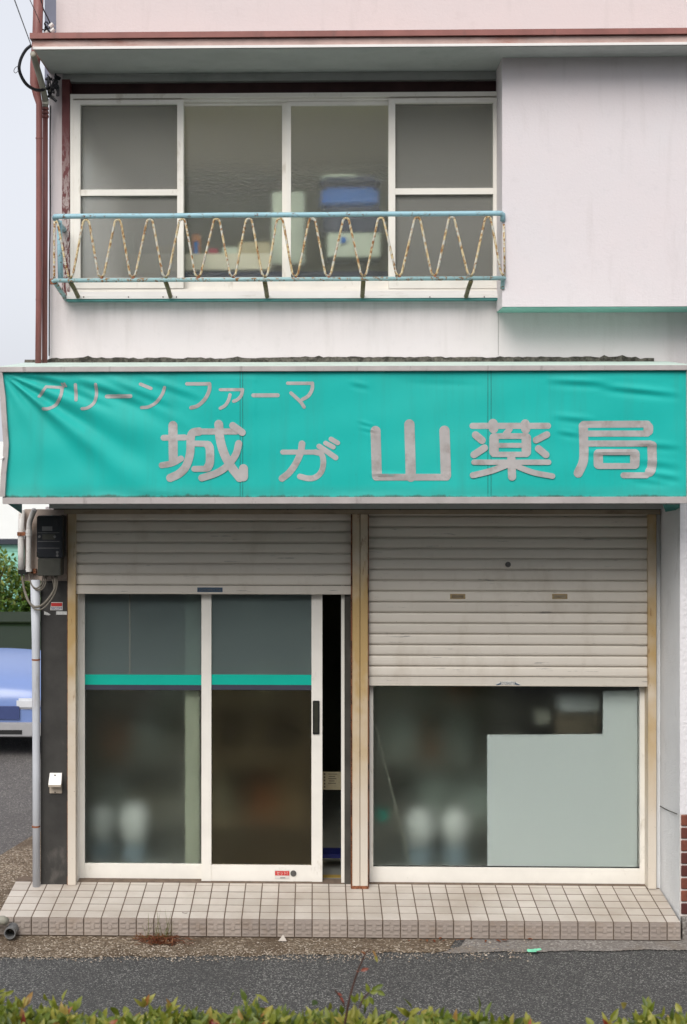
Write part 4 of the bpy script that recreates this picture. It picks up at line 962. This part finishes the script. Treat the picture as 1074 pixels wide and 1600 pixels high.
# ================================================================== TILED STEP
YT0 = -.50
zt0 = PZ(1437.5, YT0, 540); zt1 = .0; ang = math.atan2(zt1 - zt0, -YT0)
SP = empty('tiled_step', (0, YT0, ZG), 'long low step of small beige square tiles in front of the doors', 'step')
xt0, xt1 = PX(-5, YT0, 1437), PX(1063.5, YT0, 1437)
tp_ = (PX(963/1.989 + 534, YT0, 1437) - PX(22, YT0, 1437)) / 36.0
tp_ = .1012
mb = MB()
mb.v += [Vector(p) for p in ((xt0, YT0 + .006, ZG - .03), (xt1, YT0 + .006, ZG - .03), (xt1, YT0 + .006, zt0 - .0012), (xt0, YT0 + .006, zt0 - .0012), (xt0, .13, ZG - .03), (xt1, .13, ZG - .03), (xt1, .13, zt1 + .0118), (xt0, .13, zt1 + .0118))]
for q in ((0,1,2,3),(1,5,6,2),(4,0,3,7),(3,2,6,7),(5,4,7,6)): mb.f.append(q); mb.tint.append(0)
mb.build('mortar_bed', 'grout', SP)
depth = .1005
tw = tp_ - .0068
def tile_m(w, d, nm): return shared(MB().box(-w/2, w/2, -d/2, d/2, -.008, 0), nm, 'tile', bevel=.0008)
tme = tile_m(tw, depth - .0095, 'tile'); cutw = None
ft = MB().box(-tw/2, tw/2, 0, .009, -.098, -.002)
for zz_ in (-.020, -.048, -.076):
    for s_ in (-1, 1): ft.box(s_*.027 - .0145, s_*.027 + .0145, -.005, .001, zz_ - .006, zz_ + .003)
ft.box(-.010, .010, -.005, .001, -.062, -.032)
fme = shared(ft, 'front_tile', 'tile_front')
ncol = int((xt1 - xt0 - .001) / tp_)
x_first = PX(22, YT0, 1437) - tp_
for c in range(ncol + 1):
    xc = x_first + (c + .5) * tp_; wlim = 1.0
    if xc + tw/2 > xt1: wlim = max(.2, (xt1 - (xc - tw/2)) / tw); xc = (xc - tw/2) + tw*wlim/2
    for r in range(5):
        y = YT0 + .004 + (r + .5)*depth; z = zt0 + (y - YT0)*math.tan(ang)
        if xc - tw*wlim/2 > PX(1062 - 6.6*(r + .2), y, 1420): continue
        # left corner tiles are missing at the very back
        place('tile', tme, SP, (xc, y, z + .0006 + random.uniform(-.0005, .0005)), (ang + random.uniform(-.005, .005), random.uniform(-.004, .004), random.uniform(-.004, .004)), (wlim, 1, 1))
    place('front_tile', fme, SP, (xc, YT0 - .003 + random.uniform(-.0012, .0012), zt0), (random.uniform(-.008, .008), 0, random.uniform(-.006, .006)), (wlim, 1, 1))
cme = tile_m(tw, .032, 'cut_tile')
for c in range(0, ncol):
    xc = x_first + (c + .5) * tp_; place('cut_tile', cme, SP, (xc, .0235, .0034 + random.uniform(-.0005, .0005)), (ang, 0, 0))

# ---- pipe ends by the step
pe = empty('pipe_stub', tuple(P(15, 1458, -.60)), 'grey plastic pipe stub with dark open mouth at the left foot of the step', 'pipe')
c = P(15.5, 1458.5, -.60); mb = MB(); n = 20
c0 = c + Vector((0, .18, 0))
prof = []
for rr, yy in ((.033, .10), (.0335, 0), (.0275, 0), (.0275, .12)):
    prof.append([c + Vector((rr*math.cos(2*math.pi*k/n), yy, rr*math.sin(2*math.pi*k/n))) for k in range(n)])
for a, b2 in zip(prof, prof[1:]):
    for k in range(n): j = (k+1) % n; mb.face([a[k], a[j], b2[j], b2[k]])
mb.build('pipe', 'meter_label', pe, recalc=False)
mb = MB(); mb.face(prof[-1]); mb.build('bore', 'black_plastic', pe, recalc=False)
pf = pipe('lying_pipe', 'grey pipe elbow lying against the left end of the step', 'pipe', [P(-40, 1438, -.58), P(6, 1438, -.58), P(10.5, 1440.5, -.57)], [.026, .026, .024], 'conduit_grey')

# ================================================================== INSIDE THE SHOP
def blob(label, px, Y, rr, ztop, group='white shapes behind the glass'):  # rounded white shapes set behind the glass for its pale blobs
    x = PX(px, Y, 1300); o = empty('white_blob', (x, Y, 0.0), label, 'container', group)
    MB().lathe((x, Y, 0), [(rr*.92, .0), (rr, .02), (rr, .12)], 20).build('base', 'blob_blue', o, smooth=True)
    MB().lathe((x, Y, 0), [(rr*.85, .121), (rr*1.12, .18), (rr*1.22, ztop*.62), (rr*1.1, ztop*.8), (rr*.75, ztop*.93), (rr*.01, ztop)], 20).build('body', 'blob_white', o, smooth=True)
blob('small blurred white shape behind the left door, nearest its edge', 158, .60, .075, .36)
blob('brighter blurred white shape behind the left door', 210, .54, .09, .39)
blob('blurred white shape behind the shop window beside the leaning stick', 656, .54, .09, .37)
blob('blurred white shape behind the shop window next to the white board', 713, .56, .09, .36)
db = empty('display_board', tuple(P(880, 1355, .125)), 'pale stepped board of two sheets standing inside the shop window', 'board')
MB().prism([(P(x, y, .124).x, P(x, y, .124).z) for x, y in ((762, 1358), (761.5, 1148.2), (943.5, 1147), (944, 1358))], .124, .129).build('wide_sheet', 'board_white', db)
MB().prism([(P(x, y, .133).x, P(x, y, .133).z) for x, y in ((941, 1358), (942.5, 1080), (996, 1079), (996, 1358))], .133, .138).build('tall_sheet', 'board_white', db)
def shop_item(name, label, cat, x0, x1, y0, y1, Y, d, mat): tag(pbox(x0, x1, y0, y1, Y, Y + d).build(name, mat, loc=tuple(P((x0+x1)/2, y1, Y)), bevel=.01), label, cat, 'stock inside the shop')
shop_item('reflection_box', 'pale box standing in for a reflection high in the shop window', 'box', 873, 938, 1086, 1112, .30, .2, 'board_white')  # pale box put where the glass has a lighter reflection
shop_item('brown_box', 'blurred brown box under the pale one behind the board', 'box', 868, 938, 1114, 1150, .30, .2, 'room_floor')
shop_item('dim_box', 'small dim box added left of the pale box behind the shop window', 'box', 838, 860, 1108, 1132, .32, .2, 'conduit_grey')  # box added to vary the tone of the glass
shop_item('green_packet', 'small teal packet on the floor behind the leaning stick', 'packet', 590, 606, 1268, 1284, .40, .1, 'band_teal')
for xa, xb, lab in ((-1.5, -.84, 'added dim shelf of boxes mimicking reflections in the left glass door'), (-.75, -.02, 'added dim shelf of boxes mimicking reflections in the right glass door'), (.45, 1.35, 'added dim shelf of boxes mimicking reflections in the shop window')):  # shelves and boxes added so their blur mimics tree reflections
    sh_ = empty('added_shelf', ((xa + xb)/2, 1.35, 0), lab, 'shelf', 'shelves added inside the shop')
    for x in (xa, xb - .03): MB().box(x, x + .03, 1.2, 1.5, 0, 1.5).build('upright', 'shelf_cream', sh_)
    for k in range(4):
        z = .08 + k*.42; MB().box(xa + .031, xb - .031, 1.2, 1.5, z, z + .03).build('board', 'shelf_cream', sh_)
        x = xa + .06
        while x < xb - .2 and k < 4:
            wd_ = random.uniform(.1, .22); hh = random.uniform(.12, .33)
            if random.random() < .75: MB().box(x, x + wd_, 1.23 + random.uniform(0, .05), 1.48, z + .0305, z + .03 + hh).build('carton', random.choice(('carton', 'paper', 'orange', 'conduit_grey', 'mint_sheet', 'brown_metal', 'pale_curtain')), sh_)
            x += wd_ + random.uniform(.01, .08)
tag(MB().tube([P(587, 1133, .13), P(643, 1357, .20)], .0045, 8).build('leaning_stick', 'conduit_grey', loc=tuple(P(643, 1357, .2))), 'thin pale stick leaning inside the shop window', 'stick')
tag(MB().box(PX(289, .17, 1150), PX(311, .17, 1150), .20, .24, .0, 2.27).build('inner_post', 'pale_curtain', loc=tuple(P(300, 1379, .17))), 'pale upright post seen through the left glass door', 'post')
nb = empty('notice_sheet', tuple(P(520, 1220, .3)), 'yellowed paper notice seen in the open door gap', 'notice')
pbox(498, 540, 1206, 1234, .30, .303).build('sheet', 'dim_paper', nb)
for k in range(5): pbox(513 + k % 2, 527 - (k*3) % 5, 1209 + k*3.6, 1210 + k*3.6, .2985, .30).build('print_line', 'ink', nb)
for k in range(5): pbox(506.2, 508.6, 1208 + k*5, 1211 + k*5, .2985, .30).build('print_mark', 'ink', nb)
tag(pbox(500, 545, 1335, 1341, .34, .5).build('blue_bin', 'blue_bin', loc=tuple(P(520, 1341, .4))), 'blue bin edge in the dark door gap', 'bin')
tag(pbox(500, 545, 1371, 1381, .19, .25).build('threshold_strip', 'yellow', loc=tuple(P(520, 1381, .2))), 'yellow floor strip in the door gap', 'floor strip')

# ================================================================== INSIDE UPSTAIRS
def item(name, label, cat, x0, x1, y0, y1, Y, d, mat, group='things behind the upstairs window'):
    return tag(pbox(x0, x1, y0, y1, Y, Y + d).build(name, mat, loc=tuple(P((x0+x1)/2, y1, Y)), bevel=.006), label, cat, group)
item('white_tray', 'long cream tray on the upstairs window ledge', 'tray', 290, 424, 396, 422, .06, .2, 'shelf_cream')
item('white_tray', 'cream tray behind the leftmost upstairs pane', 'tray', 190, 276, 396, 428, .06, .2, 'shelf_cream')
item('dark_shelf', 'dark navy cloth shelf below the upstairs boxes', 'shelf', 250, 640, 424, 445, .05, .5, 'navy')
item('carton', 'pale green carton beside the blue crate', 'carton', 512, 595, 364, 402, .08, .25, 'carton')
item('dark_box', 'dark box under the blue crate', 'box', 505, 594, 322, 362, .1, .25, 'navy')
item('upright_board', 'pale upright panel behind the middle window stile', 'panel', 425, 476, 300, 412, .14, .05, 'carton')
item('grey_box', 'grey case behind the rightmost upstairs pane', 'case', 640, 760, 385, 428, .08, .3, 'meter_label')
m_, t_ = new_mat('lamp_tube'); g = N(t_); e_ = g.n('Emission'); e_.inputs[0].default_value = (1, 1, .82, 1); e_.inputs[1].default_value = 15.0; o_ = g.n('OutputMaterial'); g.l(e_.outputs[0], o_.inputs[0]); M['lamp_tube'] = m_
zc_ = PZ(140, -.06)
x0_, x1_ = PX(300, .03, 150), PX(765, .03, 150)
lp_ = empty('strip_lamp', ((x0_ + x1_)/2, .03, zc_ - .02), 'lit strip lamp under the ceiling, glowing at the top of the upstairs panes', 'lamp')
MB().box(x0_ - .03, x1_ + .03, .00, .012, zc_ - .04, zc_ - .002).build('housing', 'white_plastic', lp_)
MB().tube([(x0_, .03, zc_ - .020), (x1_, .03, zc_ - .020)], .011, 10).build('tube', 'lamp_tube', lp_)
cr = empty('blue_crate', tuple(P(548, 318, .1)), 'bright blue crate with dark lid high behind the upstairs window', 'crate')
pbox(503, 592, 288, 324, .1, .35).build('body', 'crate_blue', cr, bevel=.03); pbox(499, 596, 273, 291, .09, .36).build('lid', 'navy', cr, bevel=.03)
tag(pbox(502, 560, 272, 279, .12, .3).build('folded_cloth', 'carton', loc=tuple(P(530, 279, .12)), bevel=.01), 'pale folded cloth on the blue crate', 'cloth')
for i, (x0, x1, y0, y1, mt_) in enumerate(((300, 313, 366, 397, 'orange'), (302, 311, 376, 397, 'crate_blue'), (326, 340, 388, 397, 'magenta'), (348, 372, 386, 397, 'carton'), (372, 422, 378, 397, 'paper'), (247, 275, 384, 396, 'yellow'), (222, 238, 355, 396, 'meter_label'), (196, 210, 360, 396, 'carton'), (532, 541, 370, 380, 'crate_blue'))):
    names = ('orange_bottle', 'blue_bottle', 'red_packet', 'pale_packet', 'paper_pile', 'yellow_packet', 'grey_file', 'pale_file', 'blue_label')
    labs = ('orange bottle on the long tray', 'blue bottle on the long tray', 'red packet on the long tray', 'pale packet on the long tray', 'pile of papers on the right of the long tray', 'yellow packet on the left tray', 'grey file standing on the left tray', 'pale file standing on the left tray', 'bright blue label on the pale carton')
    item(names[i], labs[i], names[i].split('_')[1], x0, x1, y0, y1, .07 - .012*(i == 8) - .006*(i == 1), .05, mt_)

# ================================================================== BEYOND THE LANE
mh = empty('mint_house', tuple(G(-200, 1050, ZG)), 'white and mint clad house beyond the side lane', 'building')
YH = 15.5
z0h, z1h, z2h = ZG, PZ(850, YH, 15), PZ(842, YH, 15)
xh0, xh1 = -11, PX(95, YH)
MB().box(xh0, xh1, YH, YH + 6, ZG, z1h).build('lower_wall', 'far_mint', mh)
MB().box(xh0, xh1 + .05, YH - .12, YH + 6, z1h + .002, z2h).build('band', 'far_dark', mh)
MB().box(xh0, xh1, YH + .02, YH + 6, z2h + .002, PZ(690, YH, 15)).build('upper_wall', 'far_white', mh)
sid = shared(MB().box(xh0, xh1, -.012, 0, 0, .105), 'siding_board', 'far_mint')
z = z1h - .12
while z > .6: place('siding_board', sid, mh, (0, YH - .001, z)); z -= .115

def leaf(mb, c, d, up, L, W, tint):
    d = d.normalized(); s = d.cross(up); s = s.normalized() if s.length > 1e-4 else d.orthogonal().normalized(); u = s.cross(d)
    tip = c + d*L - u*L*.12; m1 = c + d*L*.38; m2 = c + d*L*.72 - u*L*.03
    a1, b1 = m1 + s*W*.5 + u*W*.16, m1 - s*W*.5 + u*W*.16; a2, b2 = m2 + s*W*.36 + u*W*.08, m2 - s*W*.36 + u*W*.08
    mb.face([c, m1, a1], tint); mb.face([c, b1, m1], tint); mb.face([m1, m2, a2, a1], tint); mb.face([m1, b1, b2, m2], tint); mb.face([m2, tip, a2], tint); mb.face([m2, b2, tip], tint)
def rdir():
    while True:
        v = Vector((random.uniform(-1, 1), random.uniform(-1, 1), random.uniform(-1, 1)))
        if .05 < v.length < 1: return v.normalized()
def bush(label, cx, cy, rx, ry, h, n, seed, name='leafy_bush'):
    random.seed(seed); o = empty(name, (cx, cy, ZG), label, 'bush', 'bushes beyond the lane')
    mb = MB(); tips = []
    for k in range(9):
        t = random.uniform(0, 6.28); e = Vector((cx + rx*.7*math.cos(t), cy + ry*.7*math.sin(t), ZG + h*random.uniform(.7, 1.02)))
        q = smooth_pts([Vector((cx + random.uniform(-.1, .1), cy, ZG)), Vector((cx, cy, ZG)).lerp(e, .5) + Vector((random.uniform(-.15, .15), 0, 0)), e], 4); tips.append(q); mb.tube(q, [.02 - .015*i/(len(q)-1) for i in range(len(q))], 5)
    mb.build('stems', 'twig', o)
    mb = MB()
    lump = [(rdir(), random.uniform(.6, 1.1)) for _ in range(14)]
    for k in range(n):
        d = rdir(); r = random.uniform(.55, 1.0)**.6 * (.72 + .3*max((d.dot(l[0])**6)*l[1] for l in lump))
        p = Vector((cx + d.x*rx*r, cy + d.y*ry*r, ZG + h*.5 + d.z*h*.5*r))
        if p.z < ZG + .05: continue
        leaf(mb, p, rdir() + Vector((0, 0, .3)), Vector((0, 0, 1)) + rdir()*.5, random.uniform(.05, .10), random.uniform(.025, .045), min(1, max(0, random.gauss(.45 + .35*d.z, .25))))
    for q in tips:
        for k in range(60):
            p = q[random.randrange(len(q)//2, len(q))] + rdir()*random.uniform(0, .16); leaf(mb, p, rdir() + Vector((0, 0, .4)), Vector((0, 0, 1)), random.uniform(.06, .1), .04, random.uniform(.4, 1))
    mb.build('foliage', 'bush_leaf', o, tint=True, recalc=False)
YBu = 9.5
bx = lambda px: PX(px, YBu, 950)
bush('yellow green bush behind the parked car, at the picture edge', bx(-14), YBu, .7, .6, 1.72, 3200, 3)
bush('yellow green bush behind the parked car, beside the meter pipes', bx(38), YBu + .2, .55, .6, 1.40, 2900, 4)
bush('dark green bush hidden mostly by the corner of the shop', bx(98), YBu + .3, .7, .6, 1.5, 2500, 5)
random.seed(11)

# ---- trees across the street, mirrored in the glass and shading the low sky
def street_tree(n, seed):
    random.seed(seed); o = empty('street_tree', (0, 0, 0), 'x', 'tree', 'trees across the street')
    mb = MB(); mb.tube(smooth_pts([(0, 0, 0), (.05, 0, 1.2), (-.05, .05, 2.6), (.1, 0, 4.6)], 4), [.17 - .10*i/12 for i in range(13)], 8)
    for k in range(9):
        t = k*2.4; z0 = 1.7 + k*.3; mb.tube(smooth_pts([(0, 0, z0), (math.cos(t)*.8, math.sin(t)*.8, z0 + .7), (math.cos(t)*1.7, math.sin(t)*1.5, z0 + 1.5)], 4), [.06 - .045*i/8 for i in range(9)], 6)
    mb.build('trunk', 'twig', o, smooth=True)
    mb = MB(); cl = [(Vector((random.uniform(-1.6, 1.6), random.uniform(-1.4, 1.4), random.uniform(1.6, 6.0))), random.uniform(.6, 1.1)) for _ in range(34)]
    for k in range(n):
        c, rr = random.choice(cl); d = rdir(); p = c + d*rr*random.uniform(.4, 1)**.5
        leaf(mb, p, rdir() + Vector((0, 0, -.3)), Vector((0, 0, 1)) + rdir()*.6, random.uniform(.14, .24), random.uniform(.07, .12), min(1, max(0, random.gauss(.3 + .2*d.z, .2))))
    mb.build('crown', 'bush_leaf', o, tint=True, recalc=False); return o
bw = empty('sky_block_wall', (0, -20.5, ZG), 'grey concrete wall added out of view to block low sky behind the trees', 'wall')  # unseen wall added to shut out low sky light under the crowns
MB().box(-30, 30, -20.6, -20.4, ZG, ZG + 2.3).build('panel', 'concrete', bw); MB().box(-30, 30, -20.66, -20.34, ZG + 2.301, ZG + 2.4).build('coping', 'concrete', bw)
tree0 = street_tree(5200, 77)
for i in range(9):
    x = -11.5 + i*2.9 + random.uniform(-.4, .4); y = -18.5 + random.uniform(-.8, .8)
    o = tree0 if i == 0 else tree0.copy()
    if i:
        COL.objects.link(o)
        for ch in tree0.children:
            c = ch.copy(); COL.objects.link(c); c.parent = o
    o.location = (x, y, ZG); o.rotation_euler = (0, 0, random.uniform(0, 6.28)); k = random.uniform(1.05, 1.3); o.scale = (k, k, k)
    o['label'] = 'leafy roadside tree across the street, number %s counted from the left end of the row' % ('one two three four five six seven eight nine'.split()[i])
random.seed(11)
# ---- parked car (front towards us)
CY0 = 4.6; CXc = -3.13
car = empty('parked_car', (CXc, CY0 + 1.9, ZG), 'pale blue car parked in the side lane, mostly hidden by the shop corner', 'car')
W_ = .80
def carbody():
    # stations from nose to tail: (y, half width, z under, z belt)
    st_ = [(0, .60, .22, .52), (.06, .70, .18, .66), (.25, .77, .17, .76), (.9, .80, .17, .84), (1.35, .80, .17, .88), (2.4, .80, .17, .90), (3.2, .79, .18, .88), (3.55, .74, .22, .80), (3.65, .66, .28, .62)]
    mb = MB(); n = 0; rows = []
    for y, hw, zu, zb in st_:
        row = [Vector((CXc + x, CY0 + y, ZG + z)) for x, z in ((-hw*.9, zu), (-hw, zu + .12), (-hw, zb - .14), (-hw*.93, zb - .03), (-hw*.6, zb), (0, zb + .02), (hw*.6, zb), (hw*.93, zb - .03), (hw, zb - .14), (hw, zu + .12), (hw*.9, zu))]
        rows.append(row)
    for a, b2 in zip(rows, rows[1:]):
        for k in range(len(a)): j = (k+1) % len(a); mb.face([a[k], b2[k], b2[j], a[j]])
    mb.face(rows[0]); mb.face(rows[-1][::-1]); return mb
cb = carbody(); cb = cb.build('body', 'car_paint', car, smooth=True)
bm = bmesh.new(); bm.from_mesh(cb.data); bmesh.ops.remove_doubles(bm, verts=bm.verts, dist=.001); bmesh.ops.recalc_face_normals(bm, faces=bm.faces); bm.to_mesh(cb.data); bm.free()
for p_ in cb.data.polygons: p_.use_smooth = True
su = cb.modifiers.new('round', 'SUBSURF'); su.levels = 2; su.render_levels = 2
def cab(y0, y1, y2, y3, hw0, hw1, z0, z1):
    mb = MB(); b = [Vector((CXc + s*hw0, CY0 + y, ZG + z0)) for y in (y0, y3) for s in (-1, 1)]; t = [Vector((CXc + s*hw1, CY0 + y, ZG + z1)) for y in (y1, y2) for s in (-1, 1)]
    mb.face([b[0], b[1], t[1], t[0]]); mb.face([b[2], t[2], t[3], b[3]]); mb.face([b[0], t[0], t[2], b[2]]); mb.face([b[1], b[3], t[3], t[1]]); mb.face([t[0], t[1], t[3], t[2]]); return mb
cab(1.0, 1.62, 2.6, 3.3, .72, .55, .82, 1.06).build('glasshouse', 'car_glass', car)
MB().box(CXc - .55, CXc + .55, CY0 + 1.60, CY0 + 2.62, ZG + 1.06, ZG + 1.085).build('roof', 'car_roof', car, bevel=.015)
MB().box(CXc - .42, CXc + .42, CY0 - .012, CY0 + .02, ZG + .36, ZG + .48).build('grille', 'car_navy', car)
MB().box(CXc - .62, CXc + .62, CY0 - .03, CY0 + .04, ZG + .20, ZG + .33).build('bumper', 'car_grey', car, bevel=.01)
MB().box(CXc - .17, CXc + .17, CY0 - .042, CY0 - .031, ZG + .22, ZG + .32).build('number_plate', 'sticker_white', car)
MB().box(CXc - .45, CXc + .45, CY0 - .034, CY0 - .028, ZG + .225, ZG + .265).build('intake', 'car_black', car)
for s in (-1, 1):
    MB().box(CXc + s*.50 - .11, CXc + s*.50 + .11, CY0 - .01, CY0 + .10, ZG + .45, ZG + .55).build('headlight', 'lamp_clear', car, bevel=.02)
    for y in (.62, 2.95):
        wh = MB().tube([(CXc + s*.60, CY0 + y, ZG + .27), (CXc + s*.80, CY0 + y, ZG + .27)], .27, 20).build('wheel', 'car_black', car)
        MB().tube([(CXc + s*.79, CY0 + y, ZG + .27), (CXc + s*.808, CY0 + y, ZG + .27)], .17, 16).build('rim', 'car_grey', wh)
    MB().box(CXc + s*.80 - .07, CXc + s*.80 + .09, CY0 + 1.15, CY0 + 1.22, ZG + .84, ZG + .93).build('mirror', 'car_paint', car, bevel=.015)

# ================================================================== WEEDS AND LITTER
wd = empty('dry_weed', tuple(G(252, 1468, ZG)), 'tuft of dried rust coloured weed at the foot of the step', 'weed')
mb = MB(); c0 = P(252, 1466, -.535)
for k in range(300):
    c = G(random.gauss(250, 19), random.uniform(1463, 1475), ZG + .012); d = Vector((random.uniform(-1, 1), random.uniform(-.5, .3), random.uniform(-.05, .35)))
    leaf(mb, c, d, Vector((0, 0, 1)), random.uniform(.025, .065), random.uniform(.004, .009), min(1, max(0, random.gauss(.35, .25))))
mb.build('dead_leaves', 'dry_leaf', wd, tint=True, recalc=False)
mb = MB()
for k in range(22):
    c = G(random.uniform(228, 268), 1466, ZG + .01); t = c + Vector((random.uniform(-.05, .06), random.uniform(-.03, .0), random.uniform(.05, .19)))
    s = Vector((.0011, 0, 0)); m1 = c.lerp(t, .5) + Vector((random.uniform(-.006, .006), -.004, .006))
    mb.face([c - s, c + s, m1 + s, m1 - s], random.random()); mb.face([m1 - s, m1 + s, t], random.random())
for k in range(8):
    c = G(random.uniform(195, 240), 1467, ZG + .012); t = c + Vector((random.uniform(-.12, .02), -.02, random.uniform(.005, .05))); s = Vector((0, .0012, .0008)); mb.face([c - s, c + s, t], 1)
mb.build('stems', 'weed_green', wd, tint=True, recalc=False)
def litter(px, py, L, tint, k):
    mb = MB(); c = G(px, py, ZG + .016); a = random.uniform(0, 6.28); leaf(mb, c, Vector((math.cos(a), math.sin(a), random.uniform(-.05, .25))), Vector((random.uniform(-.3, .3), random.uniform(-.3, .3), 1)), L, L*.4, tint)
    tag(mb.build('fallen_leaf', 'dry_leaf', tint=True, recalc=False, loc=tuple(c)), 'small reddish brown dead leaf along the right foot of the step', 'leaf', 'fallen leaves along the step')
for k, px in enumerate((640, 655, 668, 676, 688, 700, 712, 724, 740, 758, 776, 783, 799, 826)):
    litter(px + random.uniform(-4, 4), random.uniform(1465.5, 1469.5), random.uniform(.025, .05), random.uniform(.1, .75), k)
mb = MB(); c = G(833, 1487, ZG + .017)
for k in range(7):
    a = c + Vector((random.uniform(-.045, .02), random.uniform(-.01, .01), random.uniform(0, .006))); d = Vector((random.uniform(.03, .06), random.uniform(-.008, .008), random.uniform(0, .008)))
    mb.face([a, a + d, a + d + Vector((-.005, .012, .006)), a + Vector((.002, .012, .008))])
tag(mb.build('plastic_scrap', 'scrap_green', recalc=False, loc=tuple(c)), 'crumpled mint green plastic scrap on the verge', 'litter')
mb = MB(); c = G(441, 1470, ZG + .012); q = [c + Vector((-.022, -.005, 0)), c + Vector((.026, -.004, 0)), c + Vector((.006, .008, .034))]
mb.face(q); mb.face([q[1], c + Vector((.01, .016, 0)), q[2]]); mb.face([c + Vector((.01, .016, 0)), q[0], q[2]])
tag(mb.build('broken_tile', 'tile', recalc=False, loc=tuple(c)), 'small triangular chip of tile leaning at the foot of the step', 'tile chip')
mb = MB(); c = P(291, 1428, -.46) + Vector((0, 0, .004)); mb.tube([c + Vector((-.022, 0, .003)), c, c + Vector((.008, .003, .002))], .0018, 5)
tag(mb.build('twig', 'twig', loc=tuple(c)), 'tiny dark twig lying on the step tiles', 'twig')

# ================================================================== HEDGE IN FRONT
def hedge(name, label, px0, px1, base_y, n, seed, ztopf):
    random.seed(seed); xa, xb = PX(px0, base_y, 1580), PX(px1, base_y, 1580); o = empty(name, ((xa+xb)/2, base_y, ZG), label, 'hedge', 'hedges along the street')
    mb = MB()
    for k in range(int((xb - xa)/.07)):
        x = random.uniform(xa + .05, xb - .05); y = base_y + random.uniform(-.18, .18); t = ztopf(x) - random.uniform(.02, .2)
        mb.tube(smooth_pts([Vector((x, y, ZG)), Vector((x + random.uniform(-.05, .05), y, t*.5)), Vector((x + random.uniform(-.1, .1), y + random.uniform(-.08, .08), t))], 4), .005, 5)
    mb.build('stems', 'twig', o)
    mb = MB()
    for k in range(n):
        x = random.uniform(xa, xb); y = base_y + random.uniform(-.27, .27); zt = ztopf(x) - abs(y - base_y)**2*1.6
        u = random.random(); z = zt - (random.random()**2)*.16 if u < .72 else random.uniform(ZG + .12, zt)
        if u >= .72: y = base_y + random.choice((-1, 1))*random.uniform(.18, .29)
        ed = min(x - xa, xb - x)
        if ed < .10 and z > zt - .10 + ed: continue
        c = Vector((x, y, z)); d = rdir()*.8 + Vector((0, -.15, .75)); tn = min(.86, max(0, random.gauss(.40, .22)))
        if random.random() < .03: tn = random.uniform(.88, 1)
        leaf(mb, c, d, Vector((0, -.6, 1)) + rdir()*.9, random.uniform(.036, .064), random.uniform(.016, .027), tn)
    # shoots: whorls standing above the clipped top
    for k in range(int((xb - xa)*34)):
        x = random.uniform(xa + .06, xb - .06); y = base_y + random.uniform(-.2, .2); c = Vector((x, y, ztopf(x) - .02 + random.uniform(-.02, .02)))
        tn = random.uniform(.35, .82)
        for j in range(random.randint(4, 7)):
            d = Vector((random.uniform(-1, 1), random.uniform(-1, 1), random.uniform(.5, 1.4))); leaf(mb, c, d, Vector((0, -.8, .6)) + rdir()*.4, random.uniform(.035, .07), random.uniform(.014, .022), min(1, max(0, tn + random.gauss(0, .1))))
    mb.build('foliage', 'hedge_leaf', o, tint=True, recalc=False); return o
YHd = -4.15
zt = lambda py: P(537, py, YHd).z
def topL(x):
    px = PCX + 60 + x*F/(YHd - CAMY); return zt(1609 + 6*math.sin(px*.013) + 4*math.sin(px*.041 + 1) - (9 if px < 60 else 0) + (max(0, px - 700)/150)**2*14)
def topR(x): return zt(1612 + 4*math.sin(x*9))
hedge('clipped_hedge', 'long clipped green hedge along the bottom edge of the picture', -160, 868, YHd, 9500, 21, topL)
hedge('clipped_hedge', 'short end of hedge at the bottom right corner with reddish twigs', 928, 1260, YHd, 3200, 22, topR)
random.seed(31)
sh = empty('hedge_shoot', tuple(P(540, 1578, YHd)), 'tall bare reddish shoot rising above the hedge', 'shoot')
tw_pts = [P(539, 1600, YHd), P(546, 1562, YHd), P(556, 1527, YHd), P(565, 1504, YHd), P(572, 1489, YHd), P(580, 1483, YHd)]
MB().tube(smooth_pts(tw_pts), [.0042 - .0028*i/30 for i in range(31)], 6).build('stem', 'twig', sh)
MB().tube(smooth_pts([P(562, 1575, YHd), P(568, 1560, YHd), P(577, 1550, YHd)]), .0022, 5).build('stem', 'twig', sh)
MB().tube(smooth_pts([P(539, 1573, YHd), P(533, 1560, YHd), P(524, 1547, YHd)]), .003, 5).build('stem', 'twig', sh)
mb = MB()
def lf(px, py, dx, dz, L, W, tn): leaf(mb, P(px, py, YHd), Vector((dx, random.uniform(-.4, .2), dz)), Vector((0, -1, .4)), L, W, tn)
lf(572, 1491, -.7, .6, .022, .006, .95); lf(582, 1484, .5, -.8, .03, .007, .92); lf(586, 1490, .3, -1, .03, .010, .80)
lf(563, 1517, 1, .3, .03, .012, .98); lf(562, 1518, -1, .3, .012, .005, .96); lf(531, 1556, .6, -.8, .026, .008, .99); lf(527, 1551, .8, -.4, .02, .008, .99)
for q in ((577, 1551, 1, .25), (577, 1552, -.3, 1), (580, 1549, .9, .6), (576, 1556, .5, -.8), (575, 1558, -.2, -1), (585, 1546, 1, .5), (588, 1548, .8, -.3), (556, 1568, -.5, 1), (556, 1566, .2, 1)): lf(*q, .034, .016, random.uniform(.25, .5))
mb.build('leaves', 'hedge_leaf', sh, tint=True, recalc=False)
